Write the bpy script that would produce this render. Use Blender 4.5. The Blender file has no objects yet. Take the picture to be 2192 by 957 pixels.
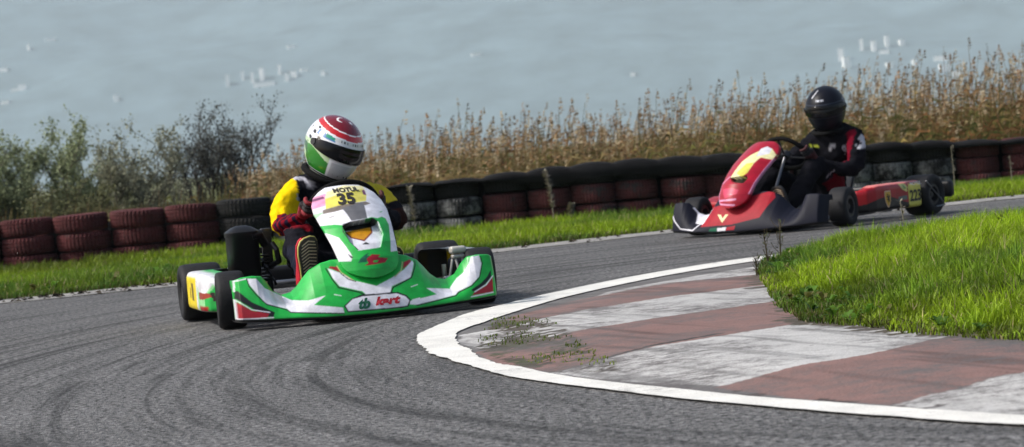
import bpy, bmesh, math, random
import numpy as np
from mathutils import Vector, Matrix
from mathutils.bvhtree import BVHTree
rnd = random.Random(7); nr = np.random.RandomState(11)
S = bpy.context.scene; COL = S.collection
R = math.radians
def srgb(r, g, b):
    f = lambda c: (c/255/12.92) if c/255 <= .04045 else ((c/255+.055)/1.055)**2.4
    return (f(r), f(g), f(b))
# ---------------------------------------------------------------- materials
def mat(name, col=(.5,.5,.5), rough=.5, metal=0., spec=.5, bump=0., bscale=60., var=0., vscale=8., attr=False, coat=0., trans=0.):
    m = bpy.data.materials.new(name); m.use_nodes = True
    nt = m.node_tree; N = nt.nodes; L = nt.links; b = N['Principled BSDF']
    b.inputs['Roughness'].default_value = rough; b.inputs['Metallic'].default_value = metal
    b.inputs['Specular IOR Level'].default_value = spec
    b.inputs['Coat Weight'].default_value = coat; b.inputs['Coat Roughness'].default_value = .12
    b.inputs['Base Color'].default_value = (*col, 1)
    tc = N.new('ShaderNodeTexCoord')
    out = None
    if attr:
        a = N.new('ShaderNodeAttribute'); a.attribute_name = 'Col'; out = a.outputs['Color']
    if var > 0:
        n = N.new('ShaderNodeTexNoise'); n.inputs['Scale'].default_value = vscale; n.inputs['Detail'].default_value = 6
        n.inputs['Roughness'].default_value = .65
        L.new(tc.outputs['Object'], n.inputs['Vector'])
        mr = N.new('ShaderNodeMapRange'); mr.inputs['From Min'].default_value = .3; mr.inputs['From Max'].default_value = .7
        mr.inputs['To Min'].default_value = 1-var; mr.inputs['To Max'].default_value = 1+var
        L.new(n.outputs['Fac'], mr.inputs['Value'])
        v = N.new('ShaderNodeVectorMath'); v.operation = 'SCALE'
        if out: L.new(out, v.inputs[0])
        else: v.inputs[0].default_value = col
        L.new(mr.outputs['Result'], v.inputs['Scale']); out = v.outputs['Vector']
    if out: L.new(out, b.inputs['Base Color'])
    if bump > 0:
        n2 = N.new('ShaderNodeTexNoise'); n2.inputs['Scale'].default_value = bscale; n2.inputs['Detail'].default_value = 5
        L.new(tc.outputs['Object'], n2.inputs['Vector'])
        bp = N.new('ShaderNodeBump'); bp.inputs['Strength'].default_value = bump; bp.inputs['Distance'].default_value = .02
        L.new(n2.outputs['Fac'], bp.inputs['Height']); L.new(bp.outputs['Normal'], b.inputs['Normal'])
    if trans > 0:
        t = N.new('ShaderNodeBsdfTranslucent'); mx = N.new('ShaderNodeMixShader'); mx.inputs[0].default_value = trans
        if out: L.new(out, t.inputs['Color'])
        else: t.inputs['Color'].default_value = (*col, 1)
        L.new(b.outputs[0], mx.inputs[1]); L.new(t.outputs[0], mx.inputs[2])
        L.new(mx.outputs[0], N['Material Output'].inputs['Surface'])
    return m
M = {}
M['paint'] = mat('glossy bodywork', rough=.36, attr=True, coat=.12, spec=.4, var=.24, vscale=17)
M['dullpaint'] = mat('scuffed bodywork', rough=.6, attr=True, spec=.25, var=.2, vscale=20)
M['helmetpaint'] = mat('helmet paint', rough=.18, attr=True, coat=.6)
M['cloth'] = mat('race suit cloth', rough=.9, attr=True, bump=1., bscale=15, spec=.08, var=.12, vscale=14)
M['rubber'] = mat('tyre rubber', (.011,.011,.0125), .68, var=.4, vscale=14, bump=.15, bscale=90, spec=.3)
M['blackplastic'] = mat('black plastic', (.006,.006,.007), .45, spec=.35)
M['blackmatt'] = mat('black matt', (.004,.004,.004), .85, spec=.15)
M['steel'] = mat('steel tube', (.28,.28,.29), .35, .9, var=.25)
M['chrome'] = mat('bright alloy', (.62,.61,.58), .28, .9, var=.2)
M['darksteel'] = mat('dark metal', (.05,.05,.052), .42, .7, var=.3)
M['alloy'] = mat('cast alloy', (.55,.53,.47), .5, .35, var=.25)
M['visor'] = mat('visor', (.003,.003,.005), .12, spec=.35)
M['helmetblack'] = mat('black helmet paint', rough=.42, attr=True, spec=.18)
M['seat'] = mat('seat shell', (.018,.019,.024), .35, coat=.2)
M['lettering'] = mat('dark lettering', (.02,.015,.01), .5)
M['letwhite'] = mat('white lettering', (.7,.7,.68), .5)
M['letred'] = mat('red lettering', (.38,.01,.02), .4)
M['letgreen'] = mat('green lettering', (.005,.09,.045), .4)
M['plate'] = mat('number plate', (.62,.60,.16), .5)
M['glove'] = mat('glove leather', rough=.7, attr=True, bump=.3)
# ---------------------------------------------------------------- mesh builder
class MB:
    def __init__(s): s.v = []; s.f = []; s.mi = []
    def add(s, vs, fs, mi=0):
        o = len(s.v); s.v += [tuple(v) for v in vs]; s.f += [tuple(i+o for i in f) for f in fs]; s.mi += [mi]*len(fs); return s
    def box(s, c, d, rz=0, mi=0, bev=0., M4=None):
        bm = bmesh.new(); bmesh.ops.create_cube(bm, size=1)
        for v in bm.verts: v.co = Vector((v.co.x*d[0], v.co.y*d[1], v.co.z*d[2]))
        if bev: bmesh.ops.bevel(bm, geom=bm.edges[:], offset=bev, segments=3, affect='EDGES', profile=.5)
        T = M4 if M4 is not None else Matrix.Translation(c) @ Matrix.Rotation(rz, 4, 'Z')
        bm.verts.index_update()
        s.add([T @ v.co for v in bm.verts], [[v.index for v in f.verts] for f in bm.faces], mi); bm.free(); return s
    def tube(s, pts, r, n=10, mi=0, cap=True, closed=False):
        pts = [Vector(p) for p in pts]; rr = r if isinstance(r, (list, tuple)) else [r]*len(pts)
        vs = []; fs = []; k = len(pts); up = Vector((0,0,1)); prevx = None
        for i, p in enumerate(pts):
            if closed: t = pts[(i+1) % k]-pts[i-1]
            else: t = pts[min(i+1, k-1)]-pts[max(i-1, 0)]
            t.normalize()
            if prevx is None:
                a = up if abs(t.z) < .9 else Vector((1,0,0)); x = t.cross(a).normalized()
            else: x = (prevx - t*prevx.dot(t)).normalized()
            prevx = x; y = t.cross(x)
            for j in range(n):
                an = 2*math.pi*j/n; vs.append(p + (x*math.cos(an)+y*math.sin(an))*rr[i])
        m = k if closed else k-1
        for i in range(m):
            for j in range(n):
                a = i*n+j; b = i*n+(j+1) % n; c = ((i+1) % k)*n+(j+1) % n; d = ((i+1) % k)*n+j
                fs.append((a, b, c, d))
        if cap and not closed: fs.append(tuple(range(n))[::-1]); fs.append(tuple((k-1)*n+j for j in range(n)))
        return s.add(vs, fs, mi)
    def lathe(s, prof, n=32, T=None, mi=0, axis='X', closed=True):
        vs = []; fs = []; k = len(prof); T = T or Matrix()
        for j in range(n):
            a = 2*math.pi*j/n
            for (h, r) in prof:
                if callable(r): r = r(j)
                if axis == 'X': vs.append(T @ Vector((h, r*math.cos(a), r*math.sin(a))))
                else: vs.append(T @ Vector((r*math.cos(a), r*math.sin(a), h)))
        for j in range(n):
            for i in range(k-(0 if closed else 1)):
                a = j*k+i; b = j*k+(i+1) % k; c = ((j+1) % n)*k+(i+1) % k; d = ((j+1) % n)*k+i
                fs.append((a, b, c, d))
        return s.add(vs, fs, mi)
    def build(s, name, mats, parent=None, smooth=40, loc=None, rot=None):
        me = bpy.data.meshes.new(name); me.from_pydata([tuple(v) for v in s.v], [], s.f)
        if not isinstance(mats, (list, tuple)): mats = [mats]
        for m in mats: me.materials.append(m)
        if len(mats) > 1: me.polygons.foreach_set('material_index', s.mi)
        bm = bmesh.new(); bm.from_mesh(me); bmesh.ops.recalc_face_normals(bm, faces=bm.faces); bm.to_mesh(me); bm.free()
        if smooth: 
            me.shade_smooth(); me.set_sharp_from_angle(angle=R(smooth))
        o = bpy.data.objects.new(name, me); COL.objects.link(o)
        if parent: o.parent = parent
        if loc: o.location = loc
        if rot: o.rotation_euler = rot
        return o
def grid_mesh(name, pts, mats, parent=None, cols=None, flip=False, closed_u=False, smooth=True):
    """pts[i][j] -> grid of points; cols optional same-shape colours"""
    a = np.array(pts, dtype=float); n, m = a.shape[:2]
    v = a.reshape(-1, 3); fs = []
    for i in range(n-(0 if closed_u else 1)):
        for j in range(m-1):
            q = (i*m+j, i*m+j+1, ((i+1) % n)*m+j+1, ((i+1) % n)*m+j)
            fs.append(q[::-1] if flip else q)
    me = bpy.data.meshes.new(name); me.from_pydata(v.tolist(), [], fs)
    for mm in (mats if isinstance(mats, (list, tuple)) else [mats]): me.materials.append(mm)
    if smooth: me.shade_smooth()
    o = bpy.data.objects.new(name, me); COL.objects.link(o)
    if parent: o.parent = parent
    if cols is not None: set_col(me, np.array(cols, dtype=float).reshape(-1, 3))
    return o
def set_col(me, c):
    ca = me.color_attributes.new('Col', 'FLOAT_COLOR', 'POINT')
    d = np.ones((len(me.vertices), 4), dtype=np.float32); d[:, :3] = c
    ca.data.foreach_set('color', d.ravel())
def fast_mesh(name, V, F, mats, cols=None, nper=3):
    """V (n,3) array, F (m,nper) array"""
    me = bpy.data.meshes.new(name); me.vertices.add(len(V)); me.vertices.foreach_set('co', np.asarray(V, dtype=np.float32).ravel())
    me.loops.add(len(F)*nper); me.loops.foreach_set('vertex_index', np.asarray(F, dtype=np.int32).ravel())
    me.polygons.add(len(F)); me.polygons.foreach_set('loop_start', np.arange(0, len(F)*nper, nper, dtype=np.int32))
    me.update(calc_edges=True); me.validate()
    me.materials.append(mats)
    if cols is not None: set_col(me, cols)
    o = bpy.data.objects.new(name, me); COL.objects.link(o); return o
def tag(o, label=None, cat=None, group=None, kind=None):
    if label: o['label'] = label
    if cat: o['category'] = cat
    if group: o['group'] = group
    if kind: o['kind'] = kind
    return o
def empty(name, loc, rz=0):
    o = bpy.data.objects.new(name, None); COL.objects.link(o); o.location = loc; o.rotation_euler = (0, 0, rz); o.empty_display_size = .2; return o
# ---------------------------------------------------------------- painting by outline
PAL = {k: np.array(v) for k, v in dict(
    white=srgb(225,225,232), black=(.006,.006,.006), red=(.33,.008,.02), green=(.012,.40,.055), yellowish=srgb(200,190,130),
    pink=srgb(220,150,185), violet=srgb(110,50,90), lgreen=srgb(170,215,170), dgreen=(.004,.10,.05), cream=srgb(232,226,170),
    yellow=srgb(215,205,90), greybrown=srgb(120,110,100), grey=srgb(105,105,108), orange=srgb(200,140,20), dred=srgb(110,15,25),
    pale=srgb(190,215,205), lred=srgb(200,60,90)).items()}
def inpoly(px, py, poly):
    ins = np.zeros(px.shape, bool); n = len(poly); j = n-1
    for i in range(n):
        xi, yi = poly[i]; xj, yj = poly[j]
        if yi != yj:
            c = ((yi > py) != (yj > py)) & (px < (xj-xi)*(py-yi)/(yj-yi)+xi); ins ^= c
        j = i
    return ins
def nearline(px, py, pl, w):
    r = np.zeros(px.shape, bool)
    for (x0, y0), (x1, y1) in zip(pl[:-1], pl[1:]):
        dx, dy = x1-x0, y1-y0; L2 = dx*dx+dy*dy+1e-12
        t = np.clip(((px-x0)*dx+(py-y0)*dy)/L2, 0, 1)
        r |= (px-x0-t*dx)**2+(py-y0-t*dy)**2 < (w/2)**2
    return r
def paint(px, py, base, items, aa=.0013):
    return sum(paint1(px+a*aa, py+b*aa, base, items) for a, b in ((-1,-1),(1,-1),(-1,1),(1,1),(0,0)))/5
def paint1(px, py, base, items):
    c = np.tile(np.array(base, dtype=float), (len(px), 1))
    for it in items:
        k = inpoly(px, py, it[2]) if it[0] == 'p' else nearline(px, py, it[2], it[3])
        c[k] = PAL[it[1]]
    return c
def text_mesh(name, txt, size, mapf, m, parent=None, bold=.0, shear=0., sx=1., cuts=False, space=1.):
    """text laid out in (u,v), each vertex sent through mapf(u,v)->(x,y,z)"""
    cu = bpy.data.curves.new(name, 'FONT'); cu.body = txt; cu.size = size; cu.align_x = 'CENTER'; cu.align_y = 'CENTER'
    cu.offset = bold; cu.shear = shear; cu.resolution_u = 3; cu.space_character = space
    o = bpy.data.objects.new(name, cu); COL.objects.link(o)
    dg = bpy.context.evaluated_depsgraph_get(); dg.update()
    me = bpy.data.meshes.new_from_object(o.evaluated_get(dg)); bpy.data.objects.remove(o); bpy.data.curves.remove(cu)
    bm = bmesh.new(); bm.from_mesh(me)
    bmesh.ops.triangulate(bm, faces=bm.faces)
    if cuts: bmesh.ops.subdivide_edges(bm, edges=[e for e in bm.edges if e.calc_length() > size*.15], cuts=2, use_grid_fill=False)
    bmesh.ops.triangulate(bm, faces=bm.faces)
    for v in bm.verts: v.co = Vector(mapf(v.co.x*sx, v.co.y))
    me2 = bpy.data.meshes.new(name); bm.to_mesh(me2); bm.free(); bpy.data.meshes.remove(me)
    me2.materials.clear(); me2.materials.append(m)
    ob = bpy.data.objects.new(name, me2); COL.objects.link(ob)
    if parent: ob.parent = parent
    return ob
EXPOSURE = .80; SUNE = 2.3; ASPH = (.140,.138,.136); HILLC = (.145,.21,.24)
# ---- kart bodywork surfaces (local kart frame: x across, -y forward, z up) ----
def lerp_tab(tab, v):
    xs = [t[0] for t in tab]; ys = [t[1] for t in tab]
    return float(np.interp(v, xs, ys))
DEP_T = [(0,.16),(.2,.16),(.3,.18),(.38,.17),(.46,.10),(.5,.06),(.6,.05)]
TOP_T = [(0,.272),(.15,.275),(.2,.264),(.25,.238),(.28,.205),(.31,.168),(.34,.145),(.38,.137),(.42,.158),(.45,.205),(.475,.232),(.52,.238),(.57,.234),(.6,.222)]
LOW_T = [(0,.03),(.2,.034),(.45,.046),(.6,.055)]
def fair_yf(a): return -.95 + .10*(a/.6)**2
def fair_pt(x, t):
    a = abs(x); zl = lerp_tab(LOW_T, a); zt = lerp_tab(TOP_T, a)
    return (x, fair_yf(a) + lerp_tab(DEP_T, a)*t**1.6, zl + (zt-zl)*t)
def fair_y(x, z):
    a = abs(x); zl = lerp_tab(LOW_T, a); zt = lerp_tab(TOP_T, a)
    t = min(1, max(0, (z-zl)/(zt-zl)))
    return fair_yf(a) + lerp_tab(DEP_T, a)*t**1.6
SPINE = [(0,-.905,.186),(.1,-.902,.225),(.2,-.885,.275),(.33,-.835,.345),(.48,-.745,.425),(.62,-.655,.49),(.75,-.565,.54),(.87,-.487,.580),(.95,-.442,.600),(1,-.415,.609)]
HW = [(0,.002),(.015,.045),(.04,.08),(.08,.115),(.13,.134),(.2,.146),(.33,.156),(.5,.172),(.65,.182),(.76,.176),(.86,.155),(.93,.125),(1,.085)]
def panel_pt(s, w, dx=0., sx=1., dy=0., lean=.034):
    ss = [p[0] for p in SPINE]
    y = float(np.interp(s, ss, [p[1] for p in SPINE])); z = float(np.interp(s, ss, [p[2] for p in SPINE]))
    hw = lerp_tab(HW, s)
    return (w*hw*sx+dx+lean*(1-s)**1.5, y + dy + .085*(w*hw/.18)**2, z - .025*s*(w*hw/.18)**2)
def panel_sw(x, z):
    s = 0.5
    for _ in range(25):
        zz = z + .025*s*(x/.18)**2
        s = float(np.interp(zz, [p[2] for p in SPINE], [p[0] for p in SPINE]))
    return s, x/max(lerp_tab(HW, s), 1e-3)
def panel_y(x, z):
    s, w = panel_sw(x, z)
    return float(np.interp(s, [p[0] for p in SPINE], [p[1] for p in SPINE])) + .085*(x/.18)**2
# livery outlines and one painted shade band in the kart's own frame (x, z), metres
LIV1F = [
  ('p','white',[(-0.542,0.232),(-0.5,0.228),(-0.466,0.182),(-0.398,0.146),(-0.348,0.116),(-0.283,0.11),(-0.205,0.126),(-0.263,0.089),(-0.137,0.066),(-0.135,0.042),(-0.372,0.068),(-0.378,0.081),(-0.47,0.113),(-0.508,0.163),(-0.534,0.204)]),
  ('s','black',[(-0.542,0.232),(-0.536,0.197),(-0.508,0.154),(-0.47,0.111),(-0.38,0.077),(-0.368,0.065),(-0.135,0.039)],0.005),
  ('p','black',[(-0.598,0.178),(-0.588,0.181),(-0.534,0.126),(-0.438,0.072),(-0.448,0.052),(-0.484,0.06),(-0.538,0.101),(-0.6,0.146)]),
  ('p','red',[(-0.6,0.133),(-0.538,0.089),(-0.464,0.069),(-0.474,0.05),(-0.598,0.055)]),
  ('s','white',[(-0.6,0.14),(-0.6,0.055),(-0.542,0.052),(-0.448,0.05)],0.006),
  ('s','white',[(-0.6,0.14),(-0.538,0.093),(-0.46,0.074)],0.004),
  ('s','white',[(-0.596,0.224),(-0.598,0.178)],0.005),
  ('s','white',[(-0.594,0.224),(-0.546,0.231)],0.005),
  ('p','white',[(0.492,0.234),(0.53,0.237),(0.534,0.199),(0.512,0.142),(0.47,0.108),(0.406,0.084),(0.39,0.071),(0.197,0.046),(0.167,0.051),(0.169,0.066),(0.302,0.083),(0.257,0.115),(0.376,0.099),(0.42,0.142),(0.462,0.177)]),
  ('s','black',[(0.536,0.23),(0.538,0.199),(0.514,0.138),(0.47,0.104),(0.408,0.081),(0.39,0.067),(0.197,0.043)],0.005),
  ('p','black',[(0.574,0.167),(0.572,0.135),(0.524,0.095),(0.474,0.078),(0.466,0.087),(0.518,0.112),(0.552,0.138)]),
  ('p','red',[(0.578,0.134),(0.572,0.067),(0.466,0.062),(0.48,0.074),(0.542,0.098)]),
  ('s','white',[(0.58,0.139),(0.542,0.103),(0.482,0.076)],0.005),
  ('s','white',[(0.572,0.065),(0.462,0.055)],0.006),
  ('p','white',[(-0.171,0.243),(-0.121,0.219),(-0.061,0.178),(0.029,0.147),(0.107,0.176),(0.169,0.205),(0.225,0.243),(0.227,0.228),(0.193,0.169),(0.099,0.139),(0.085,0.111),(-0.023,0.11),(-0.039,0.129),(-0.137,0.161),(-0.159,0.2)]),
  ('p','red',[(-0.165,0.244),(-0.161,0.251),(-0.129,0.247),(-0.119,0.219),(-0.145,0.235)]),
  ('p','red',[(0.179,0.239),(0.217,0.249),(0.215,0.236),(0.165,0.208)]),
  ('s','yellowish',[(-0.129,0.25),(-0.115,0.219),(-0.063,0.175)],0.004),
  ('s','black',[(-0.119,0.216),(-0.091,0.188),(-0.059,0.175)],0.004),
  ('s','yellowish',[(0.173,0.24),(0.157,0.203),(0.121,0.179)],0.004),
  ('s','black',[(-0.179,0.242),(-0.161,0.191),(-0.141,0.155),(-0.053,0.126),(-0.025,0.11),(0.089,0.108)],0.006),
  ('s','black',[(0.237,0.237),(0.233,0.22),(0.197,0.168),(0.103,0.133),(0.087,0.108)],0.006),
  ('p','black',[(-0.133,0.072),(-0.093,0.102),(-0.051,0.114),(0.119,0.112),(0.157,0.094),(0.175,0.072),(0.159,0.042),(0.131,0.039),(-0.117,0.042)]),
  ('p','white',[(-0.125,0.072),(-0.089,0.099),(-0.043,0.107),(0.113,0.106),(0.153,0.088),(0.167,0.069),(0.155,0.048),(0.131,0.045),(-0.115,0.048)]),
  ('p','white',[(0.181,0.072),(0.219,0.077),(0.217,0.054),(0.177,0.051)]),
  ('s','white',[(-0.167,0.127),(-0.137,0.119)],0.003),
  ('s','white',[(0.187,0.128),(0.219,0.135)],0.003),
]
LIV1P = [
  ('p','white',[(-0.236,0.485),(-0.069,0.429),(0.071,0.454),(0.124,0.451),(0.243,0.39),(0.243,0.525),(-0.153,0.59)]),
  ('p','white',[(-0.211,0.555),(0.002,0.609),(0.116,0.589),(0.138,0.475),(0.124,0.451),(0.1,0.446),(0.071,0.454),(-0.031,0.445),(-0.069,0.429),(-0.098,0.411),(-0.061,0.287),(-0.07,0.266),(-0.164,0.272),(-0.203,0.414),(-0.226,0.454)]),
  ('p','green',[(-0.21,0.432),(-0.102,0.435),(-0.069,0.429),(-0.069,0.393),(-0.033,0.314),(-0.044,0.265),(-0.06,0.281),(-0.066,0.304),(-0.099,0.375)]),
  ('p','black',[(-0.079,0.302),(-0.057,0.283),(-0.068,0.279)]),
  ('p','white',[(0.136,0.474),(0.157,0.452),(0.241,0.378),(0.232,0.295),(0.119,0.292),(0.148,0.412)]),
  ('s','green',[(0.122,0.471),(0.138,0.474)],0.003),
  ('p','pink',[(-0.179,0.555),(-0.096,0.577),(-0.089,0.566),(-0.115,0.521),(-0.198,0.503),(-0.213,0.512)]),
  ('p','violet',[(-0.176,0.551),(-0.108,0.565),(-0.103,0.556),(-0.178,0.539)]),
  ('p','lgreen',[(-0.231,0.48),(-0.129,0.493),(-0.209,0.439),(-0.223,0.444)]),
  ('s','dgreen',[(-0.207,0.483),(-0.209,0.46),(-0.185,0.475)],0.006),
  ('p','cream',[(-0.087,0.584),(-0.001,0.607),(0.092,0.597),(0.1,0.543),(0.091,0.58),(-0.007,0.579),(-0.104,0.553)]),
  ('p','yellow',[(-0.104,0.553),(-0.015,0.576),(0.083,0.584),(0.091,0.556),(0.075,0.528),(-0.036,0.522),(-0.117,0.507)]),
  ('p','violet',[(0.076,0.577),(0.091,0.58),(0.09,0.554),(0.075,0.557)]),
  ('p','greybrown',[(-0.131,0.502),(-0.115,0.507),(-0.036,0.522),(0.071,0.526),(0.093,0.514),(0.053,0.508),(-0.053,0.498),(-0.085,0.492),(-0.135,0.485)]),
  ('p','grey',[(-0.049,0.507),(0.056,0.525),(0.056,0.505),(0.049,0.45),(-0.027,0.445),(-0.037,0.478),(-0.047,0.498)]),
  ('s','greybrown',[(-0.119,0.465),(-0.091,0.474)],0.003),
  ('p','white',[(-0.07,0.425),(-0.033,0.44),(0.069,0.448),(0.095,0.434),(0.103,0.377),(0.071,0.32),(-0.026,0.315),(-0.056,0.351)]),
  ('p','orange',[(-0.059,0.411),(-0.007,0.419),(0.061,0.426),(0.057,0.397),(0.008,0.362),(-0.041,0.382)]),
  ('s','dred',[(0.065,0.426),(0.059,0.397),(0.009,0.36),(-0.042,0.38),(-0.059,0.411)],0.006),
  ('p','black',[(-0.067,0.434),(-0.033,0.442),(0.078,0.45),(0.095,0.434),(0.061,0.425),(-0.009,0.417),(-0.071,0.416)]),  # shadow inside the top of the scoop, painted on in black
  ('s','black',[(-0.069,0.429),(-0.075,0.4),(-0.054,0.35),(-0.03,0.314)],0.005),
  ('s','pale',[(-0.031,0.313),(0.071,0.318),(0.101,0.374),(0.097,0.429)],0.004),
  ('p','black',[(-0.002,0.345),(0.015,0.353),(0.028,0.342),(0.026,0.34),(-0.004,0.342)]),
  ('p','dgreen',[(-0.042,0.256),(-0.028,0.277),(-0.002,0.293),(0.014,0.297),(0.002,0.286),(0.017,0.284),(-0.002,0.27),(0.006,0.269),(-0.005,0.257),(-0.023,0.258)]),
  ('p','red',[(-0.002,0.272),(0.026,0.29),(0.065,0.284),(0.051,0.275),(0.098,0.265),(0.081,0.248),(0.033,0.244),(-0.016,0.242),(0.003,0.252)]),
  ('p','green',[(0.028,0.262),(0.053,0.262),(0.043,0.252),(0.025,0.254)]),
]
LIV2F = [
  ('p','red',[(-0.251,0.193),(0.20,0.28),(0.23,0.232),(0.17,0.11),(-0.043,0.075),(-0.32,0.07)]),
  ('p','white',[(-0.448,0.201),(-0.253,0.194),(-0.306,0.085),(-0.388,0.093),(-0.426,0.167)]),
  ('s','white',[(-0.6,0.184),(-0.564,0.122),(-0.5,0.065),(-0.382,0.05),(-0.342,0.087)],0.008),
  ('p','cream',[(-0.177,0.147),(-0.147,0.143),(-0.125,0.118),(-0.107,0.145),(-0.085,0.142),(-0.121,0.091)]),
  ('p','dgreen',[(-0.223,0.057),(-0.159,0.061),(-0.163,0.036),(-0.233,0.038)]),
  ('p','white',[(-0.159,0.057),(-0.083,0.059),(-0.089,0.038),(-0.159,0.036)]),
  ('p','red',[(-0.079,0.059),(-0.009,0.067),(-0.017,0.04),(-0.085,0.038)]),
]
LIV2P = [
  ('p','cream',[(-0.099,0.387),(-0.076,0.483),(-0.04,0.527),(0.026,0.566),(0.063,0.552),(0.105,0.512),(0.104,0.483),(0.04,0.504),(0.023,0.468),(0.02,0.411),(-0.006,0.386)]),
  ('p','yellow',[(-0.058,0.413),(-0.025,0.472),(0.02,0.474),(0.02,0.411),(-0.006,0.386)]),
  ('p','white',[(-0.006,0.562),(0.021,0.574),(0.059,0.555),(0.068,0.524),(0.007,0.512)]),
  ('p','black',[(-0.099,0.385),(-0.044,0.39),(0.024,0.393),(0.038,0.371),(0.023,0.344),(-0.064,0.36)]),
  ('p','lred',[(-0.131,0.315),(-0.044,0.319),(0.011,0.303),(0.004,0.277),(-0.089,0.25)]),
  ('s','pink',[(-0.157,0.237),(-0.0,0.242)],0.012),
  ('s','pink',[(-0.142,0.216),(-0.007,0.204)],0.012),
  ('s','pink',[(-0.148,0.224),(-0.161,0.25),(-0.177,0.344),(-0.11,0.392)],0.01),
  ('s','pink',[(0.074,0.271),(0.09,0.366),(0.101,0.432),(0.108,0.486)],0.006),
]
LINE_OUT = [(1.326, 6.028), (1.086, 6.365), (0.843, 6.812), (0.509, 7.505), (0.154, 8.411), (-0.035, 8.955), (-0.215, 9.764), (-0.325, 10.378), (-0.396, 11.028), (-0.404, 11.606), (-0.322, 12.181), (-0.231, 12.741), (-0.108, 13.117), (0.206, 13.995), (0.714, 15.039), (1.263, 15.778), (1.691, 15.952), (2.272, 16.405), (3.28, 16.933)]
LINE_IN = [(1.37, 6.219), (1.122, 6.568), (0.872, 7.034), (0.528, 7.761), (0.162, 8.699), (-0.004, 9.306), (-0.112, 9.705), (-0.199, 10.389), (-0.245, 10.883), (-0.258, 11.346), (-0.217, 11.708), (-0.143, 12.017), (-0.045, 12.453), (0.228, 13.419), (0.685, 14.486), (1.221, 15.278), (1.647, 15.552), (2.212, 15.981), (3.204, 16.546)]
STRIPES = [('white', [(0.412, 13.401), (1.24, 14.39), (1.208, 13.547), (0.718, 13.432), (0.264, 12.704)]), ('red', [(-0.103, 11.796), (-0.026, 12.281), (0.25, 12.965), (0.742, 13.479), (1.253, 13.558), (1.154, 12.538), (0.674, 12.329), (0.302, 11.914), (0.029, 11.603)]), ('white', [(-0.239, 11.32), (0.067, 11.61), (0.302, 11.914), (0.674, 12.329), (1.161, 12.611), (1.08, 11.393), (0.596, 11.013), (0.071, 10.49), (-0.149, 10.448), (-0.24, 10.824)]), ('red', [(-0.173, 10.283), (0.071, 10.49), (0.596, 11.013), (1.08, 11.393), (1.037, 9.994), (0.761, 9.79), (0.251, 9.269), (0.083, 9.068), (-0.064, 9.438)]), ('white', [(0.082, 9.03), (0.251, 9.269), (0.761, 9.79), (1.05, 10.11), (1.351, 8.812), (0.986, 8.405), (0.56, 8.007), (0.367, 8.298)]), ('red', [(0.521, 8.016), (0.986, 8.405), (1.362, 8.884), (1.678, 8.135), (1.594, 7.742), (1.274, 7.413), (0.888, 7.11), (0.69, 7.49)]), ('white', [(0.875, 7.097), (1.274, 7.413), (1.594, 7.742), (1.801, 7.092), (1.397, 6.338), (1.124, 6.578)])]
GRASS_EDGE = [(1.756, 7.379), (1.633, 7.926), (1.443, 8.358), (1.246, 8.974), (1.045, 9.774), (0.967, 10.095), (0.988, 11.103), (1.067, 12.655), (1.137, 13.69), (1.275, 14.783), (1.481, 15.4), (1.661, 15.448), (2.171, 15.692), (3.143, 16.236)]
CRACK = [(0.244, 9.278), (0.43, 9.521), (0.668, 9.818)]
DIRT = [(-0.105, 12.126), (0.121, 11.468), (0.251, 9.269), (0.294, 8.825), (0.039, 9.118), (-0.097, 9.908), (-0.167, 10.47)]
SEAM = [(0.46, 8.082), (0.543, 7.791), (0.686, 7.452), (0.88, 7.091), (0.97, 6.924)]
LIV2P_SLOT = [it[2] for it in LIV2P if it[1] == 'black'][0]
# ================================================================ camera, light, air
CAMH = .71
cam = bpy.data.cameras.new('camera'); co = bpy.data.objects.new('camera', cam); COL.objects.link(co); S.camera = co
F = 6200.; cam.sensor_width = 36; cam.lens = F/2192*36; cam.clip_start = .1; cam.clip_end = 30000
pit = math.atan(159/F); ro = R(5)
fwv = Vector((0, math.cos(pit), -math.sin(pit))); upv = Vector((0, math.sin(pit), math.cos(pit))); rv = Vector((1,0,0))
rr_ = rv*math.cos(ro)-upv*math.sin(ro); uu_ = upv*math.cos(ro)+rv*math.sin(ro)
mw = Matrix((rr_, uu_, -fwv)).transposed().to_4x4(); mw.translation = Vector((0,0,CAMH)); co.matrix_world = mw
cam.dof.use_dof = True; cam.dof.focus_distance = 11.0; cam.dof.aperture_fstop = 7.8
S.view_settings.view_transform = 'Standard'; S.view_settings.look = 'None'; S.view_settings.gamma = 1; S.view_settings.use_curve_mapping = False
S.view_settings.exposure = EXPOSURE
S.cycles.use_denoising = True
S.cycles.max_bounces = 6; S.cycles.volume_bounces = 1; S.cycles.transparent_max_bounces = 6
W = bpy.data.worlds.new('World'); S.world = W; W.use_nodes = True
nt = W.node_tree; bg = nt.nodes['Background']; sk = nt.nodes.new('ShaderNodeTexSky'); sk.sky_type = 'NISHITA'; sk.sun_disc = False
SUN = Vector((-.70, -.10, .70)).normalized()
el = math.asin(SUN.z); az = math.atan2(SUN.x, SUN.y)
sk.sun_elevation = el; sk.sun_rotation = az; sk.dust_density = 4; sk.air_density = 1.0; sk.ozone_density = 1.; sk.altitude = 0
nt.links.new(sk.outputs[0], bg.inputs[0]); bg.inputs[1].default_value = .085
sl = bpy.data.lights.new('sun', 'SUN'); sl.energy = SUNE; sl.angle = R(10); sl.color = (1, .97, .93)
so = bpy.data.objects.new('sun', sl); COL.objects.link(so); so.rotation_euler = SUN.to_track_quat('Z', 'Y').to_euler()
hz = MB().box((0, 2960, 299), (6400, 6120, 640)); hz = hz.build('haze', bpy.data.materials.new('haze air'), smooth=0); tag(hz, kind='stuff')
hm = hz.data.materials[0]; hm.use_nodes = True; hm.node_tree.nodes.clear()
ho = hm.node_tree.nodes.new('ShaderNodeOutputMaterial'); hv = hm.node_tree.nodes.new('ShaderNodeVolumePrincipled')
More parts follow.
